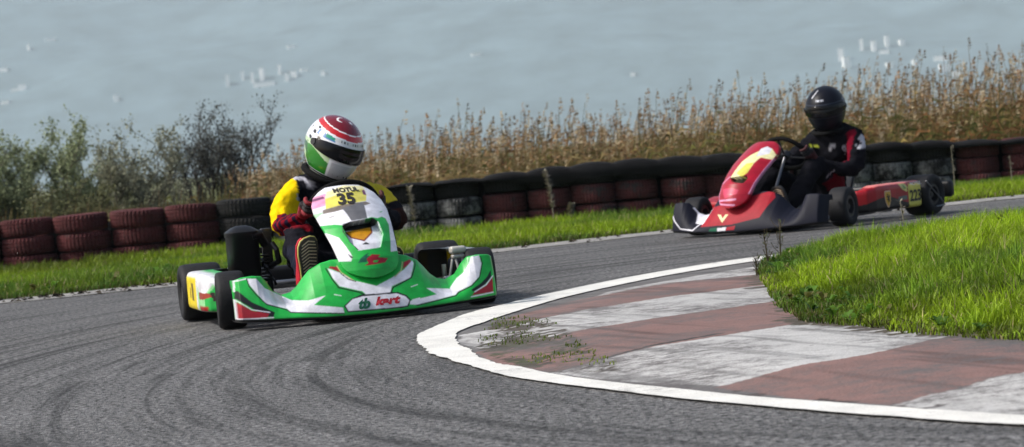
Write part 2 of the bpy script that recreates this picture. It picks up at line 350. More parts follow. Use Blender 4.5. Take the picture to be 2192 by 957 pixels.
hv.inputs['Color'].default_value = (.70, .80, .87, 1); hv.inputs['Density'].default_value = .00017; hv.inputs['Anisotropy'].default_value = .0
hm.node_tree.links.new(hv.outputs[0], ho.inputs['Volume'])

# ================================================================ ground
EDGE = [(-60,17.5),(-8,18.9),(-6,18.95),(-3.4,19.1),(-2.4,19.5),(-.12,20.62),(.5,21.0),(1.14,21.45),(3.4,22.25),(3.93,22.45),(6,23.1),(9,24.0),(60,40)]
def yedge(x): return np.interp(x, [p[0] for p in EDGE], [p[1] for p in EDGE])
def smst(a, b, v): t = np.clip((v-a)/(b-a), 0, 1); return t*t*(3-2*t)
def vnoise(x, y, seed=0):
    xi = np.floor(x).astype(int); yi = np.floor(y).astype(int); fx = x-xi; fy = y-yi; fx = fx*fx*(3-2*fx); fy = fy*fy*(3-2*fy)
    def h(a, b): 
        n = (a*374761393+b*668265263+seed*974711) & 0xffffffff; n = ((n ^ (n >> 13))*1274126177) & 0xffffffff; return ((n ^ (n >> 16)) & 0xffff)/65535.
    return (h(xi,yi)*(1-fx)+h(xi+1,yi)*fx)*(1-fy)+(h(xi,yi+1)*(1-fx)+h(xi+1,yi+1)*fx)*fy
def fbm(x, y, seed=0, o=4):
    v = 0; a = .5; t = 0
    for k in range(o): v = v+a*vnoise(x*2**k, y*2**k, seed+k*17); t += a; a *= .5
    return v/t
def gz(x, y):
    x = np.asarray(x, float); y = np.asarray(y, float); ye = yedge(x)
    v = y-ye
    z = np.where(v < 0, -.03, .012*smst(0, .1, v) - .03*(1-smst(0, .1, v)) - .105*smst(.2, 7.5, v))
    z = z + np.where(v > .3, .03*(fbm(x*.9, y*.9, 3)-.5), 0)*smst(.3, 1.5, v)
    return z
xs = np.unique(np.concatenate([np.linspace(-3200, -60, 12), np.linspace(-60, -9, 16), np.linspace(-9, 9, 110), np.linspace(9, 60, 16), np.linspace(60, 3200, 12)]))
ys = np.unique(np.concatenate([np.linspace(-95, -5, 6), np.linspace(-5, 17, 8), np.linspace(17, 32, 120), np.linspace(32, 60, 20), np.linspace(60, 4000, 20)]))
X, Y = np.meshgrid(xs, ys, indexing='ij'); Z = gz(X, Y); Z = np.where(Y > 31, np.maximum(Z, -.12), Z)
mg = mat('verge soil', srgb(84,88,40), .95, var=.45, vscale=1.2, bump=.4, bscale=30)
g = grid_mesh('ground', np.stack([X, Y, Z], -1), mg, flip=False); tag(g, kind='structure')
# road
def asphalt():
    m = bpy.data.materials.new('asphalt'); m.use_nodes = True; nt = m.node_tree; N = nt.nodes; L = nt.links; b = N['Principled BSDF']
    b.inputs['Roughness'].default_value = .82; b.inputs['Specular IOR Level'].default_value = .35
    tc = N.new('ShaderNodeTexCoord')
    def noise(scale, det=4, rough=.6, vec=None, dist=0):
        n = N.new('ShaderNodeTexNoise'); n.inputs['Scale'].default_value = scale; n.inputs['Detail'].default_value = det; n.inputs['Roughness'].default_value = rough
        n.inputs['Distortion'].default_value = dist
        L.new(vec or tc.outputs['Object'], n.inputs['Vector']); return n.outputs['Fac']
    def rng(v, a, b_, c, d):
        r = N.new('ShaderNodeMapRange'); r.inputs[1].default_value = a; r.inputs[2].default_value = b_; r.inputs[3].default_value = c; r.inputs[4].default_value = d
        L.new(v, r.inputs[0]); return r.outputs[0]
    def mul(a, c, op='MULTIPLY'):
        k = N.new('ShaderNodeMath'); k.operation = op
        for i, q in enumerate((a, c)):
            if isinstance(q, (int, float)): k.inputs[i].default_value = q
            else: L.new(q, k.inputs[i])
        return k.outputs[0]
    grain = rng(noise(44, 3, .65), .37, .63, .12, 2.05)
    grain2 = rng(noise(260, 2, .6), .35, .65, .72, 1.28)
    big = rng(noise(.9, 5, .6), .3, .7, .82, 1.16)
    # rubbered-in arcs round the hairpin: streaks along the radius from its centre
    sp = N.new('ShaderNodeSeparateXYZ'); L.new(tc.outputs['Object'], sp.inputs[0])
    dx = mul(sp.outputs[0], -2.6, 'ADD'); dy = mul(mul(sp.outputs[1], -10.6, 'ADD'), .62)
    rad = mul(mul(mul(dx, dx), mul(dy, dy), 'ADD'), .5, 'POWER')
    an = N.new('ShaderNodeMath'); an.operation = 'ARCTAN2'; L.new(dy, an.inputs[0]); L.new(dx, an.inputs[1])
    cb = N.new('ShaderNodeCombineXYZ'); L.new(mul(rad, 5.5), cb.inputs[0]); L.new(mul(an.outputs[0], 1.1), cb.inputs[1])
    st = rng(noise(1.6, 3, .55, cb.outputs[0], .9), .49, .66, 0, 1)
    cb2 = N.new('ShaderNodeCombineXYZ'); L.new(mul(rad, 15), cb2.inputs[0]); L.new(mul(an.outputs[0], 2.2), cb2.inputs[1])
    st2 = rng(noise(1.4, 2, .5, cb2.outputs[0], .8), .55, .68, 0, .7)
    stt = mul(st, st2, 'MAXIMUM')
    band = mul(rng(rad, 2.6, 3.4, 0, 1), rng(rad, 5.6, 8, 1, .35))
    streak = rng(mul(stt, band), 0, 1, 1, .36)
    tot = mul(mul(mul(grain, grain2), big), streak)
    v = N.new('ShaderNodeVectorMath'); v.operation = 'SCALE'; v.inputs[0].default_value = ASPH; L.new(tot, v.inputs['Scale'])
    L.new(v.outputs[0], b.inputs['Base Color'])
    bp = N.new('ShaderNodeBump'); bp.inputs['Strength'].default_value = .9; bp.inputs['Distance'].default_value = .02
    L.new(mul(noise(34, 3, .6), noise(120, 2), 'ADD'), bp.inputs['Height']); L.new(bp.outputs[0], b.inputs['Normal'])
    return m
M['asphalt'] = asphalt()
xs = np.linspace(-40, 40, 401); P = []
for x in xs:
    ye = float(yedge(x)); P.append([(x, y, 0) for y in (-60, 0, 8, 14, ye-.45+.03*math.sin(x*9)+.03*math.sin(x*23))])
tag(grid_mesh('road', P, M['asphalt']), kind='structure')
# pale concrete edging between the asphalt and the far verge, ragged towards the grass
med = mat('edging concrete', srgb(138,136,132), .9, var=.4, vscale=9, bump=.3)
xs = np.linspace(-12, 12, 1600); P = []
for x in xs:
    ye = float(yedge(x)); j = float(fbm(np.array([x*3.]), np.array([.5]), 5)[0]-.5); j2 = float(fbm(np.array([x*14.]), np.array([2.5]), 6)[0]-.5)
    P.append([(x, ye-.46+.12*j+.03*math.sin(x*9), .004), (x, ye-.25, .006), (x, ye+.0+.22*j+.10*j2, .012), (x, ye+.02+.22*j+.1*j2, -.02)])
tag(grid_mesh('kerb_strip', P, med), kind='structure')
# white edge line
def crom(pl, k=14):
    out = []; n = len(pl)
    for i in range(n-1):
        p0 = Vector(pl[max(i-1, 0)]); p1 = Vector(pl[i]); p2 = Vector(pl[i+1]); p3 = Vector(pl[min(i+2, n-1)])
        for j in range(k):
            t = j/k; out.append(.5*((2*p1)+(p2-p0)*t+(2*p0-5*p1+4*p2-p3)*t*t+(3*p1-p0-3*p2+p3)*t**3))
    out.append(Vector(pl[-1])); return out
lo = crom(LINE_OUT); li = crom(LINE_IN); P = []
for i, (a, b_) in enumerate(zip(lo, li)):
    row = []
    for t in np.linspace(0, 1, 9):
        q = a.lerp(b_, t)
        if t in (0., 1.): d = (a-b_).normalized()*(1 if t == 0 else -1); q = q + d*(.013*(rnd.random()-.4)+.008*math.sin(i*.37)*math.sin(i*.11))
        row.append((q.x, q.y, .007))
    P.append(row)
def worn(name, base, under, thr, sc=40, soft=.12, attr=False, rough=.75):
    m = mat(name, base, rough, var=.14, vscale=5, bump=.35, bscale=90, attr=attr); nt = m.node_tree; N = nt.nodes; L = nt.links; b = N['Principled BSDF']
    src = b.inputs['Base Color'].links[0].from_socket
    tc = [n for n in N if n.type == 'TEX_COORD'][0]
    n = N.new('ShaderNodeTexNoise'); n.inputs['Scale'].default_value = sc; n.inputs['Detail'].default_value = 10; n.inputs['Roughness'].default_value = .86
    L.new(tc.outputs['Object'], n.inputs['Vector'])
    n3 = N.new('ShaderNodeTexNoise'); n3.inputs['Scale'].default_value = 1.7; n3.inputs['Detail'].default_value = 4; L.new(tc.outputs['Object'], n3.inputs['Vector'])
    ad = N.new('ShaderNodeMath'); ad.operation = 'MULTIPLY_ADD'; L.new(n3.outputs['Fac'], ad.inputs[0]); ad.inputs[1].default_value = .55; L.new(n.outputs['Fac'], ad.inputs[2])
    r = N.new('ShaderNodeMapRange'); r.inputs[1].default_value = thr+.27; r.inputs[2].default_value = thr+.27+soft; L.new(ad.outputs[0], r.inputs[0])
    mx = N.new('ShaderNodeMix'); mx.data_type = 'RGBA'; L.new(r.outputs[0], mx.inputs[0]); L.new(src, mx.inputs[6]); mx.inputs[7].default_value = (*under, 1)
    L.new(mx.outputs[2], b.inputs['Base Color']); return m
tag(grid_mesh('edge_line', P, worn('line paint', (.72,.71,.66), (.16,.16,.155), .595, 34, .12)), kind='structure')
# painted apron inside the line
mid = [tuple(a.lerp(b_, .6)) for a, b_ in zip(lo, li)]
poly = mid + [(9, mid[-1][1]), (9, mid[0][1])]
gx = np.arange(-.5, 5.2, .0125); gy = np.arange(5.2, 18.6, .02)
X, Y = np.meshgrid(gx, gy, indexing='ij'); ins = inpoly(X.ravel(), Y.ravel(), poly).reshape(X.shape)
Xp = X+.02*(fbm(X*9, Y*9, 9)-.5); Yp = Y+.06*(fbm(X*11, Y*6, 10)-.5)
c = np.tile(np.array((.135,.13,.125)), (X.size, 1)); cc = {'white': (.47,.465,.45), 'red': (.215,.122,.105)}
for col, pl in STRIPES: c[inpoly(Xp.ravel(), Yp.ravel(), pl)] = cc[col]
# scuffed darker paint over the stripes next to the line, grime and a crack
tone = (.80+.4*fbm(X*1.3, Y*.8, 21)).ravel()[:, None]; c *= tone
dirt = (.55*fbm(X*5, Y*4, 31).ravel()+.45*fbm(X*38, Y*22, 35, 2).ravel() > .50) & inpoly(Xp.ravel(), Yp.ravel(), DIRT); c[dirt] = (.060,.045,.028)
gr_ = (.5*fbm(X*7, Y*5, 33).ravel()+.5*fbm(X*40, Y*25, 36, 2).ravel() > .60) & inpoly(Xp.ravel(), Yp.ravel(), DIRT); c[gr_] = (.055,.060,.022)
c[nearline(Xp.ravel(), Yp.ravel(), CRACK, .035)] = (.02,.018,.015)
c[nearline(X.ravel()+.05*(fbm(X*5, Y*5, 44).ravel()-.5), Yp.ravel(), SEAM, .10) & (fbm(X*6, Y*6, 45).ravel() > .42)] = (.05,.035,.03)
c *= (1-.45*smst(.56, .72, fbm((X+Y*.35)*16+60, (Y-X*.5)*1.1+20, 51, 3)).ravel())[:, None]
ge = crom(GRASS_EDGE, 6); dge = np.min([np.hypot(X-p[0], Y-p[1]) for p in ge], axis=0).ravel()
so_ = dge < .16*(fbm(X*7, Y*5, 52).ravel()-.25)+.05*(fbm(X*40, Y*30, 53).ravel()-.5); c[so_] = np.array((.055,.042,.022))
d_in = np.min([np.hypot(X-p[0], Y-p[1]) for p in mid], axis=0)
Z = .002+.024*smst(.07, .55, d_in)+.006*(fbm(X*2, Y*2, 12)-.5)*smst(.1, .4, d_in)
idx = -np.ones(X.shape, int); kv = ins.copy()
cell = ins[:-1, :-1] & ins[1:, :-1] & ins[1:, 1:] & ins[:-1, 1:]
V = np.stack([X, Y, Z], -1).reshape(-1, 3); I = np.arange(X.size).reshape(X.shape)
Fc = np.stack([I[:-1, :-1][cell], I[1:, :-1][cell], I[1:, 1:][cell], I[:-1, 1:][cell]], 1)
used = np.unique(Fc); rm = -np.ones(X.size, int); rm[used] = np.arange(len(used))
k = fast_mesh('kerb', V[used], rm[Fc], worn('apron paint', (.3,.3,.3), (.105,.095,.092), .46, 16, .18, attr=True, rough=.85), c[used], 4); tag(k, kind='structure')
k.data.shade_smooth()
# ================================================================ hills
X, Y = np.meshgrid(np.linspace(-3000, 3000, 90), np.linspace(3700, 5950, 90), indexing='ij')
Z = np.maximum(-.12, .30*(Y-4000)) * (1+.06*np.sin(X/400)) + 90*(fbm(X/500, Y/350, 2)-.5)*smst(3950, 4500, Y); Z = np.where(Y < 3999, -.12, np.maximum(Z, -.1)); Z = np.minimum(Z, 585)
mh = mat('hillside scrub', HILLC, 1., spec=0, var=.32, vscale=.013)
nz = [n for n in mh.node_tree.nodes if n.type == 'TEX_NOISE'][0]; nz.inputs['Detail'].default_value = 9
tag(grid_mesh('hills', np.stack([X, Y, Z], -1), mh), kind='structure')
hillbvh = BVHTree.FromPolygons([tuple(v.co) for v in bpy.data.objects['hills'].data.vertices], [tuple(p.vertices) for p in bpy.data.objects['hills'].data.polygons])
M['render'] = mat('white render', (.95,.95,.93), .8); M['roofpale'] = mat('pale roof', (.8,.78,.75), .8); M['winglass'] = mat('window glass', (.05,.06,.07), .2)
bl = [(488,173,7,22),(520,163,6,16),(541,167,7,20),(561,160,9,24),(566,181,46,7),(599,149,6,18),(614,166,9,14),(629,160,13,11),(624,101,18,5),(692,157,8,6),(652,151,16,4),
      (108,86,22,4),(62,103,5,10),(48,188,18,10),(30,194,14,5),(250,212,10,12),(12,220,18,5),(8,150,16,5),
      (1801,118,12,24),(1814,135,14,22),(1845,97,7,22),(1872,100,8,20),(1893,112,20,6),(1900,90,8,22),(1932,92,10,10),(2014,126,30,8),(2024,146,22,14),(2052,158,26,8),(1962,135,12,10),(1905,140,14,8),(1355,160,10,6),(1020,118,20,4)]
names = {0:'slim white tower block at the left end of the central hillside cluster',1:'second small white tower from the left in the central hillside cluster',2:'white tower standing left of the tallest in the central hillside cluster',3:'tallest white tower block in the central hillside cluster',4:'long low white building at the foot of the central hillside cluster',5:'white tower set highest in the central hillside cluster',6:'white block right of the highest tower in the central cluster',7:'broad white block at the right end of the central hillside cluster',8:'flat white shed alone above the central hillside cluster',9:'tiny white building apart to the right of the central cluster',10:'thin pale shed just right of the central hillside cluster',
 11:'long pale shed high on the hillside at far left',12:'small white building left of the long pale shed',13:'brightest white building low on the hillside at far left',14:'low pale building touching the brightest one at far left',15:'square white building above the left shrubs',16:'low pale building at the extreme left edge of the hillside',17:'pale shed high at the extreme left edge of the hillside',
 18:'upper block of the pale terrace above the black helmet',19:'lower block of the pale terrace right of the black helmet',20:'slim tower left of the arch-like pair on the right hillside',21:'left leg tower of the arch-like pair on the right hillside',22:'low pale building between towers on the right hillside',23:'right leg tower of the arch-like pair on the right hillside',24:'small square block highest at right on the hillside',25:'bright flat-roofed building above the reeds at far right',26:'white block directly below the bright flat-roofed building',27:'low white building lowest in the far right group',28:'pale block left of the bright flat-roofed building',29:'pale building just above the reeds, right of the black helmet',30:'faint lone building on the bare middle hillside',31:'thin faint shed on the bare hillside right of centre'}
for i, (px, py, w, h) in enumerate(bl):
    d = fwv*F + rr_*(px-1096) - uu_*(py+h/2-478.5); d.normalize()
    hit = hillbvh.ray_cast(Vector((0,0,CAMH)), d)
    if hit[0] is None: continue
    p = hit[0]; sc = (p.y)/F; W_, H_ = w*sc, h*sc
    t = empty('building', (p.x, p.y, p.z-2), rnd.uniform(-.2, .2)); tag(t, names[i], 'building', 'white buildings on the far hillside')
    MB().box((0,4,(H_+2)/2), (W_, 12, H_+4)).build('wall', M['render'], t, smooth=0)
    MB().box((0,4,H_+3.4), (W_+.8, 12.8, .8)).build('roof', M['roofpale'], t, smooth=0)
# ================================================================ tyre wall
def px_at(px, py, Y):
    d = fwv*F + rr_*(px-1096) - uu_*(py-478.5); t = Y/d.y; return Vector((0,0,CAMH))+d*t
def wall_tyre(od, h, seed, mats):
    r = od/2; rn = random.Random(seed); n = 120
    rib = lambda base, dep: (lambda j: base-(dep*1.6 if (j % 3 == 0) else 0))
    e = rn.uniform(.97, 1.0)
    prof = [(-h/2*.55, r*.60), (-h/2*.9, r*.66), (-h/2, r*.78), (-h/2*.93, r*.93), (-h/2*.82, rib(r*.97, r*.035)), (-h/2*.62, rib(r*.995, r*.04)), (-h/2*.50, r*.995), (-h/2*.46, r*.965), (-h/2*.40, r*.965), (-h/2*.36, rib(r, r*.018)),
            (-h/2*.06, rib(r*1.003, r*.018)), (-h/2*.03, r*.968), (h/2*.03, r*.968), (h/2*.06, rib(r*1.003, r*.018)), (h/2*.36, rib(r, r*.018)), (h/2*.40, r*.965), (h/2*.46, r*.965), (h/2*.50, r*.995), (h/2*.62, rib(r*.995, r*.04)), (h/2*.82, rib(r*.97, r*.035)), (h/2*.93, r*.93), (h/2, r*.78), (h/2*.9, r*.66), (h/2*.55, r*.60)]
    b = MB().lathe(prof, n, axis='Z')
    me = b.build('old_tyre', mats, smooth=30); COL.objects.unlink(me); m = me.data; bpy.data.objects.remove(me); return m
def tyremat(name, c, dirt, amt):
    m = mat(name, c, .8, var=.45, vscale=6, bump=.5, bscale=45, spec=.3); nt = m.node_tree; N = nt.nodes; L = nt.links; b = N['Principled BSDF']
    src = b.inputs['Base Color'].links[0].from_socket; tc = [n for n in N if n.type == 'TEX_COORD'][0]
    n = N.new('ShaderNodeTexNoise'); n.inputs['Scale'].default_value = 7; n.inputs['Detail'].default_value = 9; n.inputs['Roughness'].default_value = .7; L.new(tc.outputs['Object'], n.inputs['Vector'])
    r = N.new('ShaderNodeMapRange'); r.inputs[1].default_value = amt; r.inputs[2].default_value = amt+.14; L.new(n.outputs['Fac'], r.inputs[0])
    mx = N.new('ShaderNodeMix'); mx.data_type = 'RGBA'; L.new(r.outputs[0], mx.inputs[0]); L.new(src, mx.inputs[6]); mx.inputs[7].default_value = (*dirt, 1); L.new(mx.outputs[2], b.inputs['Base Color']); return m
M['tred'] = tyremat('faded red tyre paint', (.080,.017,.018), (.13,.085,.08), .58)
M['tgrey'] = tyremat('weathered black tyre', (.014,.014,.014), (.21,.21,.205), .43)
M['tblack'] = tyremat('black tyre', (.011,.011,.011), (.07,.07,.068), .62)
M['tpatch'] = tyremat('flaking red tyre paint', (.085,.022,.022), (.04,.036,.036), .52)
STK = [(-62,'r'),(55,'r'),(170,'r'),(289,'r'),(405,'r'),(521,'k'),(625,'g'),(728,'g'),(875,'g'),(975,'g'),(1075,'p'),(1170,'p'),(1263,'p'),(1355,'p'),(1450,'p'),(1545,'p'),(1640,'p'),(1735,'g'),(1815,'g'),(1895,'g'),(1990,'g'),(2086,'p'),(2182,'p'),(2280,'p')]
TOPT = [(-100,.44),(30,.44),(405,.44),(520,.455),(870,.455),(975,.455),(1100,.475),(1300,.495),(1500,.485),(1950,.425),(2100,.385),(2300,.375)]
ordn = ['','first','second','third','fourth','fifth','sixth','seventh','eighth','ninth','tenth','eleventh','twelfth','thirteenth','fourteenth','fifteenth','sixteenth','seventeenth','eighteenth','nineteenth','twentieth','twenty-first','twenty-second']
cache = {}; WALLY = 29.; stacks = []
for i, (px, kc) in enumerate(STK):
    left = px < 600; od = .545 if left else (.50 if px < 800 else .452)
    if px in (1815, 1735): od = .42
    p = px_at(px, 430-px*.087, WALLY); top = float(np.interp(px, [t[0] for t in TOPT], [t[1] for t in TOPT])); h = (top+.10)/3
    stacks.append((p.x, top, od))
    for r_ in range(3):
        mk = {'r':'tred','k':'tblack','g':'tgrey','p':'tpatch'}[kc]
        if kc == 'p' and r_ == 2 and px < 2000: mk = 'tblack'
        if kc == 'g' and r_ == 2: mk = 'tblack'
        key = (od, round(h, 2), mk)
        if key not in cache: cache[key] = wall_tyre(od, h*.97, len(cache), M[mk])
        o = bpy.data.objects.new('old_tyre', cache[key]); COL.objects.link(o)
        o.location = (p.x+rnd.uniform(-.024,.024), WALLY+rnd.uniform(-.03,.03), -.10+h*(r_+.5)); sc_ = rnd.uniform(.96, 1.02); o.scale = (sc_, sc_, h*.97/(round(h,2)*.97))
        o.rotation_euler = (rnd.uniform(-.03,.03), rnd.uniform(-.045,.045), rnd.uniform(0, 6.28))
        cn = {'tred':'faded red','tblack':'black','tgrey':'weathered grey-black','tpatch':'dark flaking red'}[mk]
        pos = ['bottom','middle','top'][r_]
        if i == 0: w = 'the stack past the left edge'
        elif i == len(STK)-1: w = 'the stack past the right edge'
        elif i <= 11: w = f'the {ordn[i]} stack from the left'
        else: w = f'the {ordn[len(STK)-1-i]} stack from the right'
        tag(o, f'{cn} old tyre, {pos} of {w}', 'tyre', 'old tyres stacked in the barrier wall')
# rubber belt laid over the stacks from the fifth one on
def belt():
    P = []; x0 = stacks[8][0]-.26; x1 = stacks[-1][0]+.4
    for x in np.linspace(x0, x1, 420):
        t = float(np.interp(x, [s[0] for s in stacks], [s[1] for s in stacks])); f_ = float(np.interp(x, [x0, stacks[9][0], stacks[11][0], stacks[15][0], stacks[19][0], stacks[21][0], x1], [.02,.03,.13,.16,.08,.05,.05]))
        d = min(abs(x-s[0])/(s[2]/2) for s in stacks); sag = .03*min(1, d)**2
        wv = .01*math.sin(x*5)+.006*math.sin(x*13); t += .008*math.sin(x*2.1)
        P.append([(x, WALLY-.247+wv, t-f_*(1+.25*math.sin(x*3.3)*math.sin(x*1.7+1))), (x, WALLY-.250+wv*.5, t-f_*.5), (x, WALLY-.243, t-.012-sag), (x, WALLY-.225, t-.002-sag), (x, WALLY-.14, t+.004-sag), (x, WALLY, t+.006-sag), (x, WALLY+.15, t+.004-sag), (x, WALLY+.235, t-.01-sag), (x, WALLY+.245, t-.06), (x, WALLY+.26, -.12)])  # back drop to the ground is added as shade in the stack gaps
    o = grid_mesh('rubber_belt', P, mat('belt rubber', (.006,.006,.007), .85, var=.6, vscale=3, bump=.4, bscale=12, spec=.2)); md = o.modifiers.new('t', 'SOLIDIFY'); md.thickness = .008
    tag(o, 'long black rubber belt draped over the top of the tyre wall', 'rubber belt')
belt()
P = []
for x in np.linspace(stacks[0][0]-.3, stacks[8][0]-.2, 120): P.append([(x, WALLY+.29+.01*math.sin(x*4), z) for z in (-.14, .1, .24, .33+.02*math.sin(x*3))])
o = grid_mesh('gap_shade_sheet', P, M['blackmatt']); md = o.modifiers.new('t', 'SOLIDIFY'); md.thickness = .008; tag(o, 'added black sheet standing in for shade behind the red tyres at the left', 'added shade sheet')  # black sheet added as shade in the gaps between the red stacks
# ================================================================ grass
def blades(name, xy, z, h, w, c, lean=.35, bend=.5, label=None, mtl=None):
    n = len(xy); a = nr.uniform(0, 2*np.pi, n); lx = nr.normal(.10, lean, n)*h; ly = nr.normal(0, lean, n)*h
    ca, sa = np.cos(a)*w/2, np.sin(a)*w/2; x, y = xy[:, 0], xy[:, 1]
    V = np.empty((n, 5, 3)); V[:, 0] = np.stack([x-ca, y-sa, z], 1); V[:, 1] = np.stack([x+ca, y+sa, z], 1)
    mx, my, mz = x+lx*.35, y+ly*.35, z+h*.58
    V[:, 2] = np.stack([mx-ca*.8, my-sa*.8, mz], 1); V[:, 3] = np.stack([mx+ca*.8, my+sa*.8, mz], 1)
    V[:, 4] = np.stack([x+lx, y+ly, z+h*(1-bend*np.clip(np.hypot(lx, ly)/h, 0, 1)**2)], 1)
    b = (np.arange(n)*5)[:, None]; Fc = np.concatenate([b+[0,1,2], b+[1,3,2], b+[2,3,4]], 1).reshape(-1, 3)
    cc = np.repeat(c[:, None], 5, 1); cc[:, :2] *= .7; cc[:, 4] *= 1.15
    o = fast_mesh(name, V.reshape(-1, 3), Fc, mtl or M['grassblade'], cc.reshape(-1, 3)); tag(o, label, None, None, 'stuff'); return o
M['grassblade'] = mat('grass blade', rough=.55, attr=True, spec=.25, trans=.35)
M['foliage'] = mat('foliage', rough=.6, attr=True, spec=.2, trans=.25)
YG = np.array((.235,.35,.010)); DG = np.array((.07,.15,.014)); MG = np.array((.18,.25,.010)); ST = np.array((.36,.30,.14)); OL = np.array((.075,.075,.018))
def gcol(xy, s1=1.1, dk=.0):
    x, y = xy[:, 0], xy[:, 1]; n1 = fbm(x*s1+50, y*s1*.6+50, 61); n2 = fbm(x*4+50, y*3+50, 62); t = np.clip((n1-.38-dk)/.24, 0, 1)[:, None]; u = np.clip((n2-.35)/.3, 0, 1)[:, None]
    c = DG*(1-t)+YG*t; c = c*(.55+.45*u)+MG*(.45*(1-u)); c *= nr.uniform(.65, 1.3, (len(x), 1)); k = nr.rand(len(x)) < .05; c[k] = ST*nr.uniform(.6,1.2,(k.sum(),1)); return c
# verge
N_ = 210000; x = nr.uniform(-6.6, 7.6, N_); ye = yedge(x); y = ye + .02+(29.35-ye)*nr.rand(N_)**1.25
ed = .16*(fbm(x*3, x*0+.5, 5)-.5)+.08*(fbm(x*14, x*0+2.5, 6)-.5); y = np.maximum(y, ye+ed-.02+.12*nr.rand(N_)*(nr.rand(N_) < .5))
xy = np.stack([x, y], 1); d = y-ye; back = smst(4.0, 8.0, d)
h = (.028+.055*smst(0, 1.0, d)+.03*fbm(x*2, y*2, 71))*nr.uniform(.55, 1.25, N_)*(1+.35*back*(fbm(x*1.5,y,8)>.5))
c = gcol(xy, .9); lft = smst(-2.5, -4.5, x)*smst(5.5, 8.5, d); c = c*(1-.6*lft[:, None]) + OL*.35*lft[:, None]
low = (d < .25)[:, None]; c = np.where(low & (nr.rand(N_, 1) < .4), OL*1.1, c)
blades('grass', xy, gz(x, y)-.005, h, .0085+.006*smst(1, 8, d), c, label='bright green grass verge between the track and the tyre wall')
# darker broad-leaved clumps on the verge
# island
gpoly = [(p[0], p[1]) for p in GRASS_EDGE] + [(7, 16.6), (7, 6.2)]
gx = np.arange(.9, 7.1, .06); gy = np.arange(6.2, 17, .06); X, Y = np.meshgrid(gx, gy, indexing='ij'); ins = inpoly(X.ravel(), Y.ravel(), gpoly).reshape(X.shape)
dd = np.min([np.hypot(X-p[0], Y-p[1]) for p in crom(GRASS_EDGE, 6)], axis=0); Zi = .026+.05*smst(0, .8, dd)+.03*(fbm(X*2, Y*2, 81)-.5)*smst(.1,.6,dd)
V = np.stack([X, Y, Zi], -1).reshape(-1, 3); I = np.arange(X.size).reshape(X.shape); cell = ins[:-1, :-1] & ins[1:, :-1] & ins[1:, 1:] & ins[:-1, 1:]
Fc = np.stack([I[:-1, :-1][cell], I[1:, :-1][cell], I[1:, 1:][cell], I[:-1, 1:][cell]], 1); used = np.unique(Fc); rm = -np.ones(X.size, int); rm[used] = np.arange(len(used))
o = fast_mesh('island_soil', V[used], rm[Fc], mat('island soil', srgb(70,72,30), .95, var=.4, vscale=6), None, 4); tag(o, kind='structure')
def iz(x, y):
    ix = np.clip(((x-.9)/.06).astype(int), 0, Zi.shape[0]-1); iy = np.clip(((y-6.2)/.06).astype(int), 0, Zi.shape[1]-1); return Zi[ix, iy]
x = nr.uniform(.9, 3.7, 230000); y = nr.uniform(6.3, 16.8, 230000); wob = .05*(fbm(x*6, y*5, 91)-.5)
k = inpoly(x+wob, y+wob*2, gpoly) & (x < .19*y+.75); x = x[k]; y = y[k]; xy = np.stack([x, y], 1)
de = np.min([np.hypot(x-p[0], y-p[1]) for p in crom(GRASS_EDGE, 6)], axis=0)
h = (.020+.060*smst(0, .4, de)+.055*(fbm(x*2.2+9, y*1.6, 92)-.3))*(.45+1.1*fbm(x*7+3, y*4+3, 93))*nr.uniform(.5, 1.3, len(x)); h = np.clip(h, .015, .17)
c = gcol(xy, 1.5, -.03)*(.55+.95*np.clip((fbm(x*7+3, y*4+3, 93)-.3)/.4, 0, 1))[:, None]; ek = (de < .09) & (nr.rand(len(x)) < .35); c[ek] = OL*nr.uniform(.5, 1.6, (ek.sum(), 1))
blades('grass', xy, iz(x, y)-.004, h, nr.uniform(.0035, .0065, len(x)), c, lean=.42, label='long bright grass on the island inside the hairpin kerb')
# broad-leaved weeds lying among the island grass and verge
def leafy(n, regx, regy, zf, hs, ok):
    V = []; Fs = []; C = []
    for _ in range(n):
        for _t in range(60):
            cx, cy = nr.uniform(*regx), nr.uniform(*regy)
            if ok(cx, cy): break
        else: continue
        z0 = float(zf(np.array([cx]), np.array([cy]))[0]); col = DG*nr.uniform(.7,1.7) if nr.rand() < .75 else OL*1.6
        for _l in range(rnd.randint(7, 14)):
            a = nr.uniform(0, 6.28); L = hs*nr.uniform(.5, 1.1); w = L*.22; e = nr.uniform(.2, 1.0); dx, dy = math.cos(a), math.sin(a); b = len(V)
            pts = [(0, 0, 0), (.35, w, .5), (.35, -w, .5), (.75, w*.8, .8), (.75, -w*.8, .8), (1.05, 0, .72)]
            for t, s_, zz in pts: V.append((cx+dx*t*L*(1.1-e*.5)-dy*s_, cy+dy*t*L*(1.1-e*.5)+dx*s_, z0+zz*L*e+.01)); C.append(col*nr.uniform(.85, 1.15))
            Fs += [(b, b+1, b+2), (b+1, b+3, b+2), (b+2, b+3, b+4), (b+3, b+5, b+4)]
    return V, Fs, C
V, Fs, C = leafy(420, (.9, 3.4), (6.6, 16), iz, .048, lambda a, b_: bool(inpoly(np.array([a-.05]), np.array([b_]), gpoly)[0]) and a < .19*b_+.6 and fbm(np.array([a*1.5+50]), np.array([b_*.9+50]), 61)[0] < .52)
tag(fast_mesh('low_weeds', V, Fs, M['grassblade'], np.array(C)), 'dark broad-leaved weeds scattered through the island grass', kind='stuff')
V, Fs, C = leafy(420, (-6.4, 7), (19.6, 28.8), gz, .09, lambda a, b_: b_ > yedge(a)+.5 and (fbm(np.array([a*.9+50]), np.array([b_*.54+50]), 61)[0] < .47 or b_ > 27.8))
tag(fast_mesh('low_weeds', V, Fs, M['grassblade'], np.array(C)), 'dark leafy weeds scattered along the verge below the tyres', kind='stuff')
